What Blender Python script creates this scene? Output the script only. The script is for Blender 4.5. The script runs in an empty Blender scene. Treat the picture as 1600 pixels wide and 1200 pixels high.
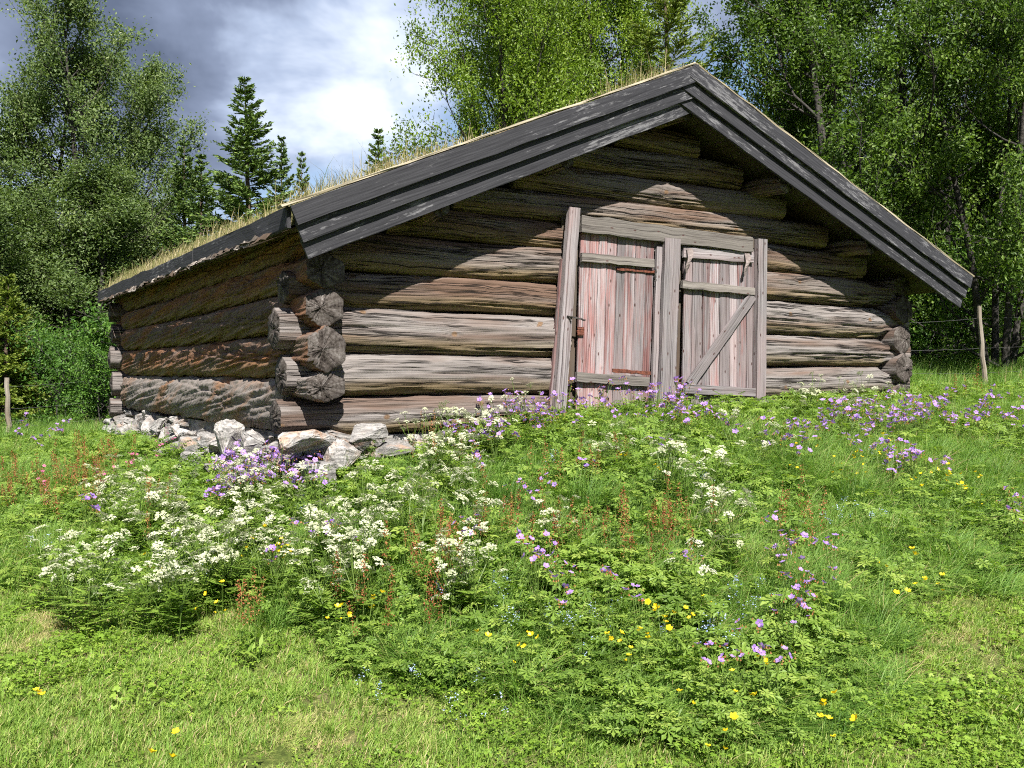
import bpy, bmesh, math, random
import numpy as np
from mathutils import Vector, Matrix, Euler

# ------------------------------------------------------------------ camera, sky, sun
EYE = 1.6                       # height of the eye above the ground under the camera
SC = bpy.context.scene
COL = SC.collection
cam_d = bpy.data.cameras.new('camera')
cam = bpy.data.objects.new('camera', cam_d); COL.objects.link(cam)
cam.location = (0, 0, EYE); cam.rotation_euler = (math.pi/2, 0, 0)
cam_d.sensor_width = 36.0; cam_d.lens = 31.5; cam_d.shift_y = -10/1600
cam_d.clip_start = 0.1; cam_d.clip_end = 2000
SC.camera = cam
SUN_EL = math.radians(48); SUN_AZ = math.radians(166)      # azimuth clockwise from +Y
to_sun = Vector((math.sin(SUN_AZ)*math.cos(SUN_EL), math.cos(SUN_AZ)*math.cos(SUN_EL), math.sin(SUN_EL)))
sun_d = bpy.data.lights.new('sun', 'SUN'); sun_d.energy = 5.0; sun_d.angle = math.radians(0.55); sun_d.color = (1.0, .955, .88)
sun = bpy.data.objects.new('sun', sun_d); COL.objects.link(sun)
sun.rotation_euler = (-to_sun).to_track_quat('-Z', 'Y').to_euler()
sun.location = to_sun*50
SC.view_settings.view_transform = 'Standard'; SC.view_settings.look = 'None'
SC.view_settings.gamma = 1.0; SC.view_settings.exposure = 1.35; SC.view_settings.use_curve_mapping = False
SC.render.engine = 'CYCLES'; SC.cycles.pixel_filter_type = 'BLACKMAN_HARRIS'; SC.cycles.filter_width = 1.1
SC.cycles.max_bounces = 6; SC.cycles.diffuse_bounces = 4; SC.cycles.transmission_bounces = 3
SC.cycles.transparent_max_bounces = 2; SC.cycles.glossy_bounces = 1; SC.cycles.caustics_reflective = False; SC.cycles.caustics_refractive = False
SC.cycles.use_adaptive_sampling = True; SC.cycles.adaptive_threshold = 0.03; SC.cycles.adaptive_min_samples = 16
try:
    SC.cycles.use_denoising = False
    SC.cycles.denoiser = 'OPENIMAGEDENOISE'
except Exception:
    pass

class NT:
    """small node-tree helper: values that are sockets are linked, others set"""
    def __init__(self, tree): self.t = tree
    def __call__(self, typ, ins=None, **props):
        n = self.t.nodes.new(typ)
        for k, v in props.items(): setattr(n, k, v)
        for k, v in (ins or {}).items():
            s = n.inputs[k]
            if isinstance(v, bpy.types.NodeSocket): self.t.links.new(v, s)
            else: s.default_value = v
        return n
    def math(self, op, a, b=0.0, clamp=False):
        return self('ShaderNodeMath', {0: a, 1: b}, operation=op, use_clamp=clamp).outputs[0]
    def mix(self, f, a, b):
        n = self('ShaderNodeMix', None, data_type='RGBA')
        for i, v in ((0, f), (6, a), (7, b)):
            if isinstance(v, bpy.types.NodeSocket): self.t.links.new(v, n.inputs[i])
            elif i == 0: n.inputs[0].default_value = v
            else: n.inputs[i].default_value = tuple(v) + ((1,) if len(v) == 3 else ())
        return n.outputs[2]
    def ramp(self, f, stops, interp='LINEAR'):
        n = self('ShaderNodeValToRGB', {0: f}); cr = n.color_ramp; cr.interpolation = interp
        while len(cr.elements) < len(stops): cr.elements.new(0.5)
        for e, (p, c) in zip(cr.elements, stops):
            e.position = p; e.color = (c, c, c, 1) if not hasattr(c, '__len__') else tuple(c)+((1,) if len(c) == 3 else ())
        return n.outputs[0]
    def noise(self, vec, scale=1.0, detail=3.0, rough=.55, dist=0.0):
        return self('ShaderNodeTexNoise', {'Vector': vec, 'Scale': scale, 'Detail': detail, 'Roughness': rough, 'Distortion': dist}).outputs[0]
    def vscale(self, vec, s):
        return self('ShaderNodeMapping', {'Vector': vec, 'Scale': s}).outputs[0]

world = bpy.data.worlds.new('World'); SC.world = world; world.use_nodes = True
w = NT(world.node_tree); world.node_tree.nodes.clear()
sky = w('ShaderNodeTexSky', sky_type='NISHITA', sun_disc=False, sun_elevation=SUN_EL, sun_rotation=SUN_AZ, air_density=1.0, dust_density=0.6, ozone_density=1.5)
bg_sky = w('ShaderNodeBackground', {'Color': sky.outputs[0], 'Strength': 0.065})
dirv = w('ShaderNodeTexCoord').outputs['Generated']
sep = w('ShaderNodeSeparateXYZ', {0: dirv})
zz = w.math('ADD', w.math('MAXIMUM', sep.outputs[2], 0.0), 0.22)
cp = w('ShaderNodeCombineXYZ', {0: w.math('DIVIDE', sep.outputs[0], zz), 1: w.math('DIVIDE', sep.outputs[1], zz), 2: 3.7}).outputs[0]
n1 = w.noise(cp, 1.15, 6, .55, .3)
n2 = w.noise(w('ShaderNodeMapping', {'Vector': cp, 'Location': (4.3, 7.7, 0)}).outputs[0], 1.9, 5, .55, .2)
def blob(px, py, width):
    d = Vector(((px-800)/1400, 1, (590-py)/1400)).normalized()
    dot = w('ShaderNodeVectorMath', {0: w('ShaderNodeVectorMath', {0: dirv}, operation='NORMALIZE').outputs[0], 1: d}, operation='DOT_PRODUCT').outputs['Value']
    c = math.cos(math.atan(width/1400))
    return w('ShaderNodeMapRange', {0: dot, 1: c, 2: 1.0, 3: 0.0, 4: 1.0}, interpolation_type='SMOOTHSTEP').outputs[0]
bright = w.math('ADD', w.math('MULTIPLY', blob(530, 130, 250), .30), w.math('MULTIPLY', w.math('SUBTRACT', n2, .5), 1.15))
bright = w.math('ADD', bright, w.math('MULTIPLY', blob(100, 330, 330), .10))
bright = w.math('SUBTRACT', bright, w.math('MULTIPLY', blob(220, 10, 330), .20))
bright = w.math('ADD', bright, .33)
n3 = w.noise(w('ShaderNodeMapping', {'Vector': dirv, 'Location': (1.3, 2.7, 5), 'Scale': (1, 1, 1.5)}).outputs[0], 7.0, 5, .55, .3)
bright = w.math('ADD', bright, w.math('MULTIPLY', w.math('SUBTRACT', n3, .5), .85))
ccol = w.ramp(bright, [(0.08, (.062, .078, .118)), (.34, (.118, .143, .205)), (.50, (.21, .25, .335)), (.64, (.34, .38, .455)), (.80, (.47, .485, .51))])
bg_cl = w('ShaderNodeBackground', {'Color': ccol, 'Strength': 1.0})
cover = w.ramp(w.math('SUBTRACT', n1, w.math('MULTIPLY', blob(1130, 130, 120), .22)), [(.30, 0.0), (.44, 1.0)])
mixs = w('ShaderNodeMixShader', {0: cover, 1: bg_sky.outputs[0], 2: bg_cl.outputs[0]})
w('ShaderNodeOutputWorld', {0: mixs.outputs[0]})

# ------------------------------------------------------------------ helpers
RND = np.random.default_rng(7)

class G:
    """collects vertices and faces; mesh() makes one mesh of them"""
    def __init__(self): self.v = []; self.f = []; self.m = []; self.t = []; self.u = []; self.n = 0
    def add(self, V, F, mat=0, tint=0.5, uv=None):
        V = np.asarray(V, float).reshape(-1, 3); F = np.asarray(F, int)
        if F.ndim == 1: F = F.reshape(1, -1)
        self.v.append(V); self.f.append(F + self.n); self.m.append(np.full(len(F), mat) if np.isscalar(mat) else np.asarray(mat))
        self.t.append(np.full(len(V), tint, float) if np.isscalar(tint) else np.asarray(tint, float))
        self.u.append(np.zeros((len(V), 2)) if uv is None else np.asarray(uv, float)); self.n += len(V)
    def mesh(self, name, mats, smooth=False, offset=(0, 0, 0)):
        me = bpy.data.meshes.new(name)
        V = np.concatenate(self.v) - np.asarray(offset, float)
        tot = np.concatenate([np.full(len(f), f.shape[1]) for f in self.f]); li = np.concatenate([f.ravel() for f in self.f])
        me.vertices.add(len(V)); me.vertices.foreach_set('co', V.ravel())
        me.loops.add(len(li)); me.loops.foreach_set('vertex_index', li.astype(np.int32))
        me.polygons.add(len(tot)); st = np.concatenate([[0], np.cumsum(tot)[:-1]])
        me.polygons.foreach_set('loop_start', st.astype(np.int32)); me.polygons.foreach_set('loop_total', tot.astype(np.int32))
        for m in mats: me.materials.append(m)
        me.polygons.foreach_set('material_index', np.concatenate(self.m).astype(np.int32))
        me.polygons.foreach_set('use_smooth', np.full(len(tot), smooth))
        a = me.attributes.new('tint', 'FLOAT', 'POINT'); a.data.foreach_set('value', np.concatenate(self.t).astype(np.float32))
        uvl = me.uv_layers.new(name='UVMap'); U = np.concatenate(self.u)[li]
        uvl.data.foreach_set('uv', U.astype(np.float32).ravel())
        me.update(calc_edges=True)
        return me

def link(name, me, parent=None, loc=(0, 0, 0), rot=(0, 0, 0), scale=(1, 1, 1)):
    o = bpy.data.objects.new(name, me); COL.objects.link(o)
    o.location = loc; o.rotation_euler = rot; o.scale = scale if hasattr(scale, '__len__') else (scale,)*3
    if parent is not None: o.parent = parent
    return o
def tag(o, label=None, cat=None, group=None, kind=None):
    for k, v in (('label', label), ('category', cat), ('group', group), ('kind', kind)):
        if v: o[k] = v
    return o
def empty(name, loc=(0, 0, 0), parent=None, rot=(0, 0, 0), scale=1.0):
    o = bpy.data.objects.new(name, None); COL.objects.link(o); o.location = loc; o.rotation_euler = rot; o.scale = (scale,)*3
    o.empty_display_size = .1
    if parent is not None: o.parent = parent
    return o

_LAT = np.random.default_rng(99).random((256, 256))
def vnoise(x, y):
    x = np.asarray(x, float); y = np.asarray(y, float)
    xi = np.floor(x).astype(int); yi = np.floor(y).astype(int); fx = x-xi; fy = y-yi
    fx = fx*fx*(3-2*fx); fy = fy*fy*(3-2*fy)
    a = _LAT[xi & 255, yi & 255]; b = _LAT[(xi+1) & 255, yi & 255]; c = _LAT[xi & 255, (yi+1) & 255]; d = _LAT[(xi+1) & 255, (yi+1) & 255]
    return (a*(1-fx)+b*fx)*(1-fy) + (c*(1-fx)+d*fx)*fy
def fbm(x, y, o=4):
    s = 0; a = .5
    for i in range(o): s = s + a*(vnoise(x*2**i + 17*i, y*2**i + 31*i)); a *= .5
    return s/(1-.5**o)
def unit(a): return a/np.maximum(np.linalg.norm(a, axis=-1, keepdims=True), 1e-9)

# ------------------------------------------------------------------ materials
def newmat(name):
    m = bpy.data.materials.new(name); m.use_nodes = True; m.node_tree.nodes.clear(); return m, NT(m.node_tree)
def finish(n, col, rough=.8, spec=.25, bump=None, bstr=.4, bdist=.01):
    ins = {'Base Color': col, 'Roughness': rough, 'Specular IOR Level': spec}
    if bump is not None:
        ins['Normal'] = n('ShaderNodeBump', {'Height': bump, 'Strength': bstr, 'Distance': bdist}).outputs[0]
    p = n('ShaderNodeBsdfPrincipled', ins)
    n('ShaderNodeOutputMaterial', {0: p.outputs[0]})

def leafmat(name, stops, transl=.35, rough=.55, spec=.25, rnd=.35, tcol=(1.15, 1.25, .55)):
    m, n = newmat(name)
    t = n('ShaderNodeAttribute', None, attribute_name='tint').outputs['Fac']
    r = n('ShaderNodeObjectInfo').outputs['Random']
    f = n.math('ADD', t, n.math('MULTIPLY', n.math('SUBTRACT', r, .5), rnd), clamp=True)
    c = n.ramp(f, stops)
    p = n('ShaderNodeBsdfPrincipled', {'Base Color': c, 'Roughness': rough, 'Specular IOR Level': spec})
    tc = n('ShaderNodeVectorMath', {0: c, 1: tcol}, operation='MULTIPLY').outputs[0]
    tr = n('ShaderNodeBsdfTranslucent', {'Color': tc})
    mx = n('ShaderNodeMixShader', {0: transl, 1: p.outputs[0], 2: tr.outputs[0]})
    n('ShaderNodeOutputMaterial', {0: mx.outputs[0]})
    return m

def woodmat(name, dark, light, brown, gold=None, su=.7, sv=95., knots=True, brown_amt=.5, bstr=.6, bdist=.012, slant=0.0, pits=0.0, rough=.85, attr_grey=False):
    m, n = newmat(name)
    uv = n('ShaderNodeUVMap', None, uv_map='UVMap').outputs[0]
    rnd = n('ShaderNodeObjectInfo').outputs['Random']
    off = n('ShaderNodeCombineXYZ', {0: n.math('MULTIPLY', rnd, 37.0), 1: n.math('MULTIPLY', rnd, 11.0), 2: n.math('MULTIPLY', rnd, 23.0)}).outputs[0]
    base = n('ShaderNodeVectorMath', {0: uv, 1: off}, operation='ADD').outputs[0]
    if slant:
        base = n('ShaderNodeMapping', {'Vector': base, 'Rotation': (0, 0, slant)}).outputs[0]
    # knots bend the grain round them
    if knots:
        kv = n.vscale(base, (2.0, 2.3, 0))
        vor = n('ShaderNodeTexVoronoi', {'Vector': kv, 'Scale': 1.0, 'Randomness': 1.0}, feature='F1', voronoi_dimensions='2D')
        kd = vor.outputs['Distance']
        kmask = n.ramp(kd, [(0.0, 1.0), (.045, .9), (.07, 0.0)])
        bend = n.math('MULTIPLY', n.ramp(kd, [(0.0, 1.0), (.22, 0.0)]), .016)
        warped = n('ShaderNodeVectorMath', {0: base, 1: n('ShaderNodeCombineXYZ', {1: bend}).outputs[0]}, operation='ADD').outputs[0]
    else: warped = base
    wob = n.math('MULTIPLY', n.math('SUBTRACT', n.noise(n.vscale(warped, (1.3, 3, 1)), 1.0, 2), .5), .022)
    warped = n('ShaderNodeVectorMath', {0: warped, 1: n('ShaderNodeCombineXYZ', {1: wob}).outputs[0]}, operation='ADD').outputs[0]
    fine = n.noise(n.vscale(warped, (su, sv, 1)), 1.0, 3, .62)
    fine2 = n.noise(n.vscale(warped, (su*2.2, sv*2.6, 1)), 1.0, 1, .6)
    coarse = n.noise(n.vscale(warped, (.7, 5.5, 1)), 1.0, 2, .6)
    g = n.math('ADD', n.math('MULTIPLY', fine, .7), n.math('MULTIPLY', fine2, .3))
    c = n.mix(n.ramp(g, [(.22, 0.0), (.48, .62), (.78, 1.0)]), tuple(x*2.6 for x in dark), light)
    bm = n.ramp(n.math('ADD', coarse, n.math('MULTIPLY', n.math('SUBTRACT', rnd, .5), .18)), [(.62-brown_amt*.4, 0.0), (.82-brown_amt*.4, 1.0)])
    bcol = n.mix(n.ramp(g, [(.28, 0.0), (.66, 1.0)]), tuple(x*.5 for x in brown), brown)
    c = n.mix(n.math('MULTIPLY', bm, .8), c, bcol)
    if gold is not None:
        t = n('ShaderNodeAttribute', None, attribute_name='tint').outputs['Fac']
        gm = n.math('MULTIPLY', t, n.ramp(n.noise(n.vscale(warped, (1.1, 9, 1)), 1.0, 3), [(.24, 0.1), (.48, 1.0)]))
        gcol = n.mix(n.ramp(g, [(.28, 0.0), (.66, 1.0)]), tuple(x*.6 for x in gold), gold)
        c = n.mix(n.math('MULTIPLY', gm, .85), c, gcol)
    h = g
    if knots:
        kring = n.ramp(n.math('FRACT', n.math('MULTIPLY', kd, 45.0)), [(0.0, .35), (.5, 1.0), (1.0, .35)])
        kcol = n.mix(kring, (.045, .03, .022), (.21, .13, .075))
        keep = n.ramp(vor.outputs['Color'], [(.50, 0.0), (.54, 1.0)])
        c = n.mix(n.math('MULTIPLY', kmask, keep), c, kcol)
    if knots:                                                         # long drying checks
        ck = n.noise(n.vscale(warped, (.30, 15, 1)), 1.0, 4, .62)
        ckm = n.ramp(n.math('ABSOLUTE', n.math('SUBTRACT', ck, .5)), [(.0, 1.0), (.009, .9), (.019, 0.0)])
        ckw = n.ramp(n.noise(n.vscale(warped, (1.1, 4, 1)), 1.0, 2), [(.36, 0.0), (.46, 1.0)])
        ckm = n.math('MULTIPLY', ckm, ckw)
        c = n.mix(ckm, c, tuple(x*.35 for x in dark)); h = n.math('SUBTRACT', h, n.math('MULTIPLY', ckm, .8))
    blot = n.noise(n.vscale(base, (2.2, 5, 1)), 1.0, 3, .65)
    c = n.mix(n.ramp(blot, [(.56, 0.0), (.74, .22)]), c, tuple(x*.8 for x in dark))
    finish(n, c, rough, .2, h, bstr, bdist)
    return m

M = {}
M['log'] = woodmat('weathered_log_wood', (.026, .021, .019), (.245, .224, .215), (.120, .074, .052), (.205, .155, .08), brown_amt=.42, bdist=.02, bstr=.8)
M['logbrown'] = woodmat('brown_log_wood', (.022, .017, .014), (.205, .178, .163), (.135, .076, .048), (.225, .165, .085), brown_amt=.62, bdist=.02, bstr=.8)
M['sidelog'] = woodmat('rough_bark_log_wood', (.016, .010, .008), (.185, .135, .108), (.26, .108, .042), (.23, .165, .09), su=1.6, sv=38., brown_amt=.52, bstr=1.0, bdist=.035, slant=.30, knots=False)
M['sidegrey'] = woodmat('rough_grey_log_wood', (.02, .015, .012), (.25, .222, .205), (.28, .13, .05), None, su=1.6, sv=34., brown_amt=.30, bstr=1.0, bdist=.035, slant=.34, knots=False)
M['door'] = None
def endgrain():
    m, n = newmat('log_end_grain')
    uv = n('ShaderNodeUVMap', None, uv_map='UVMap').outputs[0]          # u = angle/2pi, v = radius
    s = n('ShaderNodeSeparateXYZ', {0: uv})
    rnd = n('ShaderNodeObjectInfo').outputs['Random']
    rays = n.noise(n('ShaderNodeCombineXYZ', {0: n.math('MULTIPLY', s.outputs[0], 15.0), 1: n.math('MULTIPLY', s.outputs[1], 5.0), 2: n.math('MULTIPLY', rnd, 50.)}).outputs[0], 1.0, 3, .6)
    geo = n('ShaderNodeNewGeometry').outputs['Position']
    spot = n.noise(geo, 55.0, 4, .7)
    rings = n('ShaderNodeMath', {0: n.math('MULTIPLY', s.outputs[1], 190.0)}, operation='SINE').outputs[0]
    f = n.math('ADD', n.math('MULTIPLY', rays, .58), n.math('ADD', n.math('MULTIPLY', spot, .42), n.math('MULTIPLY', rings, .02)))
    c = n.ramp(f, [(.36, (.012, .009, .008)), (.48, (.055, .046, .041)), (.60, (.115, .102, .095)), (.74, (.26, .245, .235))])
    finish(n, c, .9, .15, f, .6, .010)
    return m
M['end'] = endgrain()

def plankmat(name, red_amt, dark=(.06, .048, .048), light=(.36, .33, .34)):
    m, n = newmat(name)
    uv = n('ShaderNodeUVMap', None, uv_map='UVMap').outputs[0]
    rnd = n('ShaderNodeObjectInfo').outputs['Random']
    off = n('ShaderNodeCombineXYZ', {0: n.math('MULTIPLY', rnd, 37.0), 1: n.math('MULTIPLY', rnd, 11.0), 2: n.math('MULTIPLY', rnd, 23.0)}).outputs[0]
    b = n('ShaderNodeVectorMath', {0: uv, 1: off}, operation='ADD').outputs[0]
    vor = n('ShaderNodeTexVoronoi', {'Vector': n.vscale(b, (3.2, 7.0, 0)), 'Scale': 1.0}, feature='F1', voronoi_dimensions='2D')
    kd = vor.outputs['Distance']
    bend = n.math('MULTIPLY', n.ramp(kd, [(0.0, 1.0), (.2, 0.0)]), .008)
    b = n('ShaderNodeVectorMath', {0: b, 1: n('ShaderNodeCombineXYZ', {1: bend}).outputs[0]}, operation='ADD').outputs[0]
    g = n.noise(n.vscale(b, (1.0, 75, 1)), 1.0, 3, .65)
    c = n.mix(n.ramp(g, [(.33, 0.0), (.45, .6), (.62, 1.0)]), dark, light)
    pm = n.noise(n.vscale(b, (1.9, 26, 1)), 1.0, 5, .68)
    pm = n.math('ADD', pm, n.math('MULTIPLY', n.math('SUBTRACT', n.math('FRACT', n.math('MULTIPLY', rnd, 7.31)), .5), .20))
    pc = n.mix(n.ramp(g, [(.35, 0.0), (.65, 1.0)]), (.12, .030, .026), (.37, .115, .095))
    c = n.mix(n.math('MULTIPLY', n.ramp(pm, [(.70-red_amt*.30, 0.0), (.82-red_amt*.26, 1.0)]), .68), c, pc)
    pink = n.noise(n.vscale(b, (.9, 5, 1)), 1.0, 2)
    c = n.mix(n.math('MULTIPLY', n.ramp(pink, [(.4, 0.0), (.65, .5)]), min(1, red_amt*1.4)), c, (.36, .25, .245))
    dirt = n.noise(n.vscale(b, (1.2, 8, 1)), 1.0, 5, .7)
    c = n.mix(n.ramp(dirt, [(.55, 0.0), (.75, .7)]), c, (.13, .105, .10))
    keep = n.ramp(vor.outputs['Color'], [(.30, 0.0), (.36, 1.0)])
    c = n.mix(n.math('MULTIPLY', n.ramp(kd, [(.035, 1.0), (.075, 0.0)]), keep), c, (.09, .05, .045))
    vb = n.math('ADD', n.math('MULTIPLY', n.math('FRACT', n.math('MULTIPLY', rnd, 13.7)), .40), .48)
    c = n('ShaderNodeVectorMath', {0: c, 'Scale': vb}, operation='SCALE').outputs[0]
    finish(n, c, .85, .2, g, .6, .006)
    return m
M['plank_red'] = plankmat('pink_weathered_plank', .80)
M['plank'] = plankmat('grey_weathered_plank', .64)
M['post'] = plankmat('grey_board', .46, (.05, .042, .042), (.32, .297, .305))
M['cleat'] = plankmat('dark_grey_batten', .06, (.035, .03, .027), (.24, .22, .20))

def tarmat():
    m, n = newmat('tarred_board')
    uv = n('ShaderNodeUVMap', None, uv_map='UVMap').outputs[0]
    rnd = n('ShaderNodeObjectInfo').outputs['Random']
    b = n('ShaderNodeVectorMath', {0: uv, 1: n('ShaderNodeCombineXYZ', {0: n.math('MULTIPLY', rnd, 31.), 1: n.math('MULTIPLY', rnd, 9.)}).outputs[0]}, operation='ADD').outputs[0]
    g = n.noise(n.vscale(b, (2.0, 70, 1)), 1.0, 4, .6)
    wv = n.noise(n.vscale(b, (5.0, 30, 1)), 1.0, 5, .75)
    patch = n.noise(n.vscale(b, (.55, 1.6, 1)), 1.0, 3, .5)
    wf = n.math('ADD', wv, n.math('MULTIPLY', n.math('SUBTRACT', patch, .5), .75))
    c = n.mix(n.ramp(g, [(.3, 0.0), (.7, 1.0)]), (.014, .014, .017), (.042, .042, .048))
    c = n.mix(n.math('MULTIPLY', n.ramp(wf, [(.55, 0.0), (.63, 1.0)]), n.ramp(g, [(.35, .25), (.6, 1.0)])), c, (.15, .149, .158))
    finish(n, c, .7, .2, g, .5, .006)
    return m
M['tar'] = tarmat()
def simple(name, c0, c1, scale=8., rough=.8, bstr=.3, bdist=.01, detail=5, stops=(.35, .65)):
    m, n = newmat(name)
    p = n('ShaderNodeTexCoord').outputs['Object']
    f = n.noise(p, scale, detail, .6)
    finish(n, n.mix(n.ramp(f, [(stops[0], 0.0), (stops[1], 1.0)]), c0, c1), rough, .25, f, bstr, bdist)
    return m
M['rust'] = simple('rusty_iron', (.05, .018, .012), (.15, .05, .03), 40, .8)
M['iron'] = simple('dark_iron', (.02, .018, .018), (.07, .06, .055), 40, .6)
M['strap'] = simple('pale_leather', (.13, .105, .10), (.24, .20, .19), 30, .8)
M['cap'] = woodmat('pale_cap_board', (.10, .085, .06), (.34, .30, .225), (.24, .19, .10), su=1.5, sv=40, knots=False, brown_amt=.3, bstr=.3)
M['roofboard'] = woodmat('dark_roof_board', (.02, .016, .013), (.10, .085, .07), (.09, .055, .035), knots=False, su=1.5, sv=40)
M['bark'] = simple('birch_bark', (.05, .035, .03), (.36, .32, .28), 25, .8)
def turf():
    m, n = newmat('roof_turf')
    p = n('ShaderNodeTexCoord').outputs['Object']
    f = n.noise(p, 9, 5, .65); g = n.noise(p, 2.2, 3)
    c = n.ramp(f, [(.3, (.06, .04, .03)), (.5, (.20, .14, .085)), (.7, (.33, .25, .14))])
    c = n.mix(n.ramp(g, [(.45, 0.0), (.65, .7)]), c, (.10, .13, .035))
    finish(n, c, .95, .1, f, 1.0, .04)
    return m
M['turf'] = turf()
def stonemat():
    m, n = newmat('pale_field_stone')
    p = n('ShaderNodeTexCoord').outputs['Object']
    rnd = n('ShaderNodeObjectInfo').outputs['Random']
    pv = n('ShaderNodeVectorMath', {0: p, 1: n('ShaderNodeCombineXYZ', {0: n.math('MULTIPLY', rnd, 40.), 1: n.math('MULTIPLY', rnd, 17.)}).outputs[0]}, operation='ADD').outputs[0]
    lay = n.noise(n('ShaderNodeMapping', {'Vector': pv, 'Scale': (2, 2, 14), 'Rotation': (.3, .2, 0)}).outputs[0], 1.4, 5, .65)
    f = n.noise(pv, 16, 6, .7); g = n.noise(pv, 3.0, 3)
    c = n.mix(n.ramp(lay, [(.38, 0.0), (.62, 1.0)]), (.14, .134, .13), (.38, .362, .35))
    c = n('ShaderNodeVectorMath', {0: c, 'Scale': n.math('ADD', n.math('MULTIPLY', n.math('FRACT', n.math('MULTIPLY', rnd, 9.3)), .6), .6)}, operation='SCALE').outputs[0]
    c = n.mix(n.math('MULTIPLY', n.ramp(g, [(.5, 0.0), (.68, 1.0)]), n.ramp(rnd, [(.4, .15), (.9, .9)])), c, (.36, .23, .16))
    c = n.mix(n.ramp(f, [(.52, 0.0), (.66, .75)]), c, (.085, .083, .078))
    lich = n.noise(pv, 7.0, 5, .7)
    c = n.mix(n.ramp(lich, [(.60, 0.0), (.66, .7)]), c, (.30, .30, .25))
    finish(n, c, .85, .25, n.math('ADD', n.math('MULTIPLY', lay, .7), n.math('MULTIPLY', f, .6)), .9, .02)
    return m
M['stone'] = stonemat()
def soilmat():
    m, n = newmat('meadow_soil')
    p = n('ShaderNodeTexCoord').outputs['Object']
    f = n.noise(p, 30, 6, .7); g = n.noise(p, 1.3, 4, .6)
    c = n.ramp(f, [(.3, (.035, .045, .012)), (.5, (.075, .10, .022)), (.7, (.15, .16, .045))])
    c = n.mix(n.ramp(g, [(.52, 0.0), (.66, .8)]), c, n.ramp(f, [(.3, (.10, .075, .045)), (.7, (.27, .21, .12))]))
    finish(n, c, .95, .1, f, 1.0, .02)
    return m
M['soil'] = soilmat()
M['trunk'] = simple('grey_bark', (.018, .016, .014), (.060, .055, .05), 14, .9, 1.0, .03)
M['birchtrunk'] = simple('pale_bark', (.06, .055, .05), (.40, .385, .36), 9, .9, .8, .02, stops=(.42, .58))
M['sprucetrunk'] = simple('brown_bark', (.04, .028, .02), (.13, .095, .07), 18, .9, 1.0, .03)
M['fencepost'] = woodmat('grey_fence_wood', (.08, .07, .06), (.30, .275, .24), (.18, .14, .10), knots=False, su=2, sv=40)
M['wire'] = simple('wire', (.05, .05, .05), (.12, .12, .12), 40, .5)
# foliage
M['leaf_alder'] = leafmat('alder_leaf', [(0, (.046, .080, .024)), (.45, (.118, .178, .056)), (.8, (.19, .25, .09)), (1, (.27, .31, .155))], .42, .5, .3, .2)
M['leaf_birch'] = leafmat('birch_leaf', [(0, (.065, .120, .012)), (.45, (.155, .245, .024)), (.8, (.245, .335, .042)), (1, (.32, .40, .09))], .46, .45, .4, .2)
M['leaf_willow'] = leafmat('willow_leaf', [(0, (.032, .068, .012)), (.45, (.085, .150, .022)), (.8, (.155, .235, .038)), (1, (.24, .31, .085))], .42, .5, .3, .2)
M['needle'] = leafmat('spruce_needle', [(0, (.032, .066, .018)), (.5, (.088, .148, .034)), (1, (.18, .25, .055))], .15, .5, .3, .2)
M['needle_young'] = leafmat('young_spruce_needle', [(0, (.045, .085, .012)), (.5, (.115, .17, .022)), (1, (.24, .28, .05))], .25, .5, .3, .2)
M['bush'] = leafmat('bush_leaf', [(0, (.025, .07, .010)), (.5, (.075, .165, .022)), (1, (.16, .27, .045))], .35, .5, .3, .3)
M['grass_tall'] = leafmat('meadow_grass_blade', [(0, (.065, .145, .022)), (.4, (.145, .262, .046)), (.75, (.225, .345, .072)), (.92, (.31, .37, .11)), (1, (.44, .34, .18))], .46, .5, .3, .35)
M['grass_lawn'] = leafmat('mown_grass_blade', [(0, (.085, .170, .022)), (.4, (.18, .295, .048)), (.7, (.265, .37, .072)), (.86, (.33, .37, .11)), (1, (.46, .37, .20))], .40, .5, .3, .30)
M['grass_dry'] = leafmat('dry_roof_grass_blade', [(0, (.075, .11, .03)), (.35, (.20, .20, .075)), (.7, (.36, .305, .17)), (1, (.44, .365, .25))], .35, .6, .2, .2)
M['clover'] = leafmat('low_herb_leaf', [(0, (.09, .17, .016)), (.5, (.175, .285, .032)), (1, (.29, .39, .06))], .38, .5, .3, .45)
M['herb'] = leafmat('meadow_herb_leaf', [(0, (.090, .165, .024)), (.5, (.195, .305, .048)), (1, (.31, .40, .078))], .46, .5, .35, .45)
M['mantle'] = leafmat('yellow_green_flower', [(0, (.20, .30, .015)), (1, (.42, .48, .03))], .35, .6, .2, .4, (1, 1, .6))
M['stem'] = leafmat('plant_stem', [(0, (.05, .11, .015)), (1, (.14, .20, .04))], .2, .5, .3, .4)
M['white'] = leafmat('white_petal', [(0, (.26, .31, .13)), (.38, (.46, .48, .31)), (1, (.61, .61, .48))], .3, .6, .2, .5, (1, 1, .9))
M['purple'] = leafmat('purple_petal', [(0, (.28, .15, .52)), (.5, (.42, .26, .66)), (1, (.52, .33, .68))], .40, .6, .2, .6, (1, 1, 1))
M['yellow'] = leafmat('yellow_petal', [(0, (.72, .50, .01)), (1, (.85, .66, .02))], .25, .4, .4, .4, (1, 1, .7))
M['blue'] = leafmat('blue_petal', [(0, (.26, .36, .72)), (1, (.52, .60, .80))], .3, .6, .2, .5, (1, 1, 1))
M['pink'] = leafmat('pink_petal', [(0, (.42, .09, .20)), (1, (.60, .20, .32))], .35, .6, .2, .5, (1, 1, 1))
M['sorrel'] = leafmat('red_sorrel_seed', [(0, (.16, .045, .02)), (.6, (.30, .095, .045)), (1, (.38, .20, .08))], .3, .7, .15, .7, (1, .9, .8))
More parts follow.
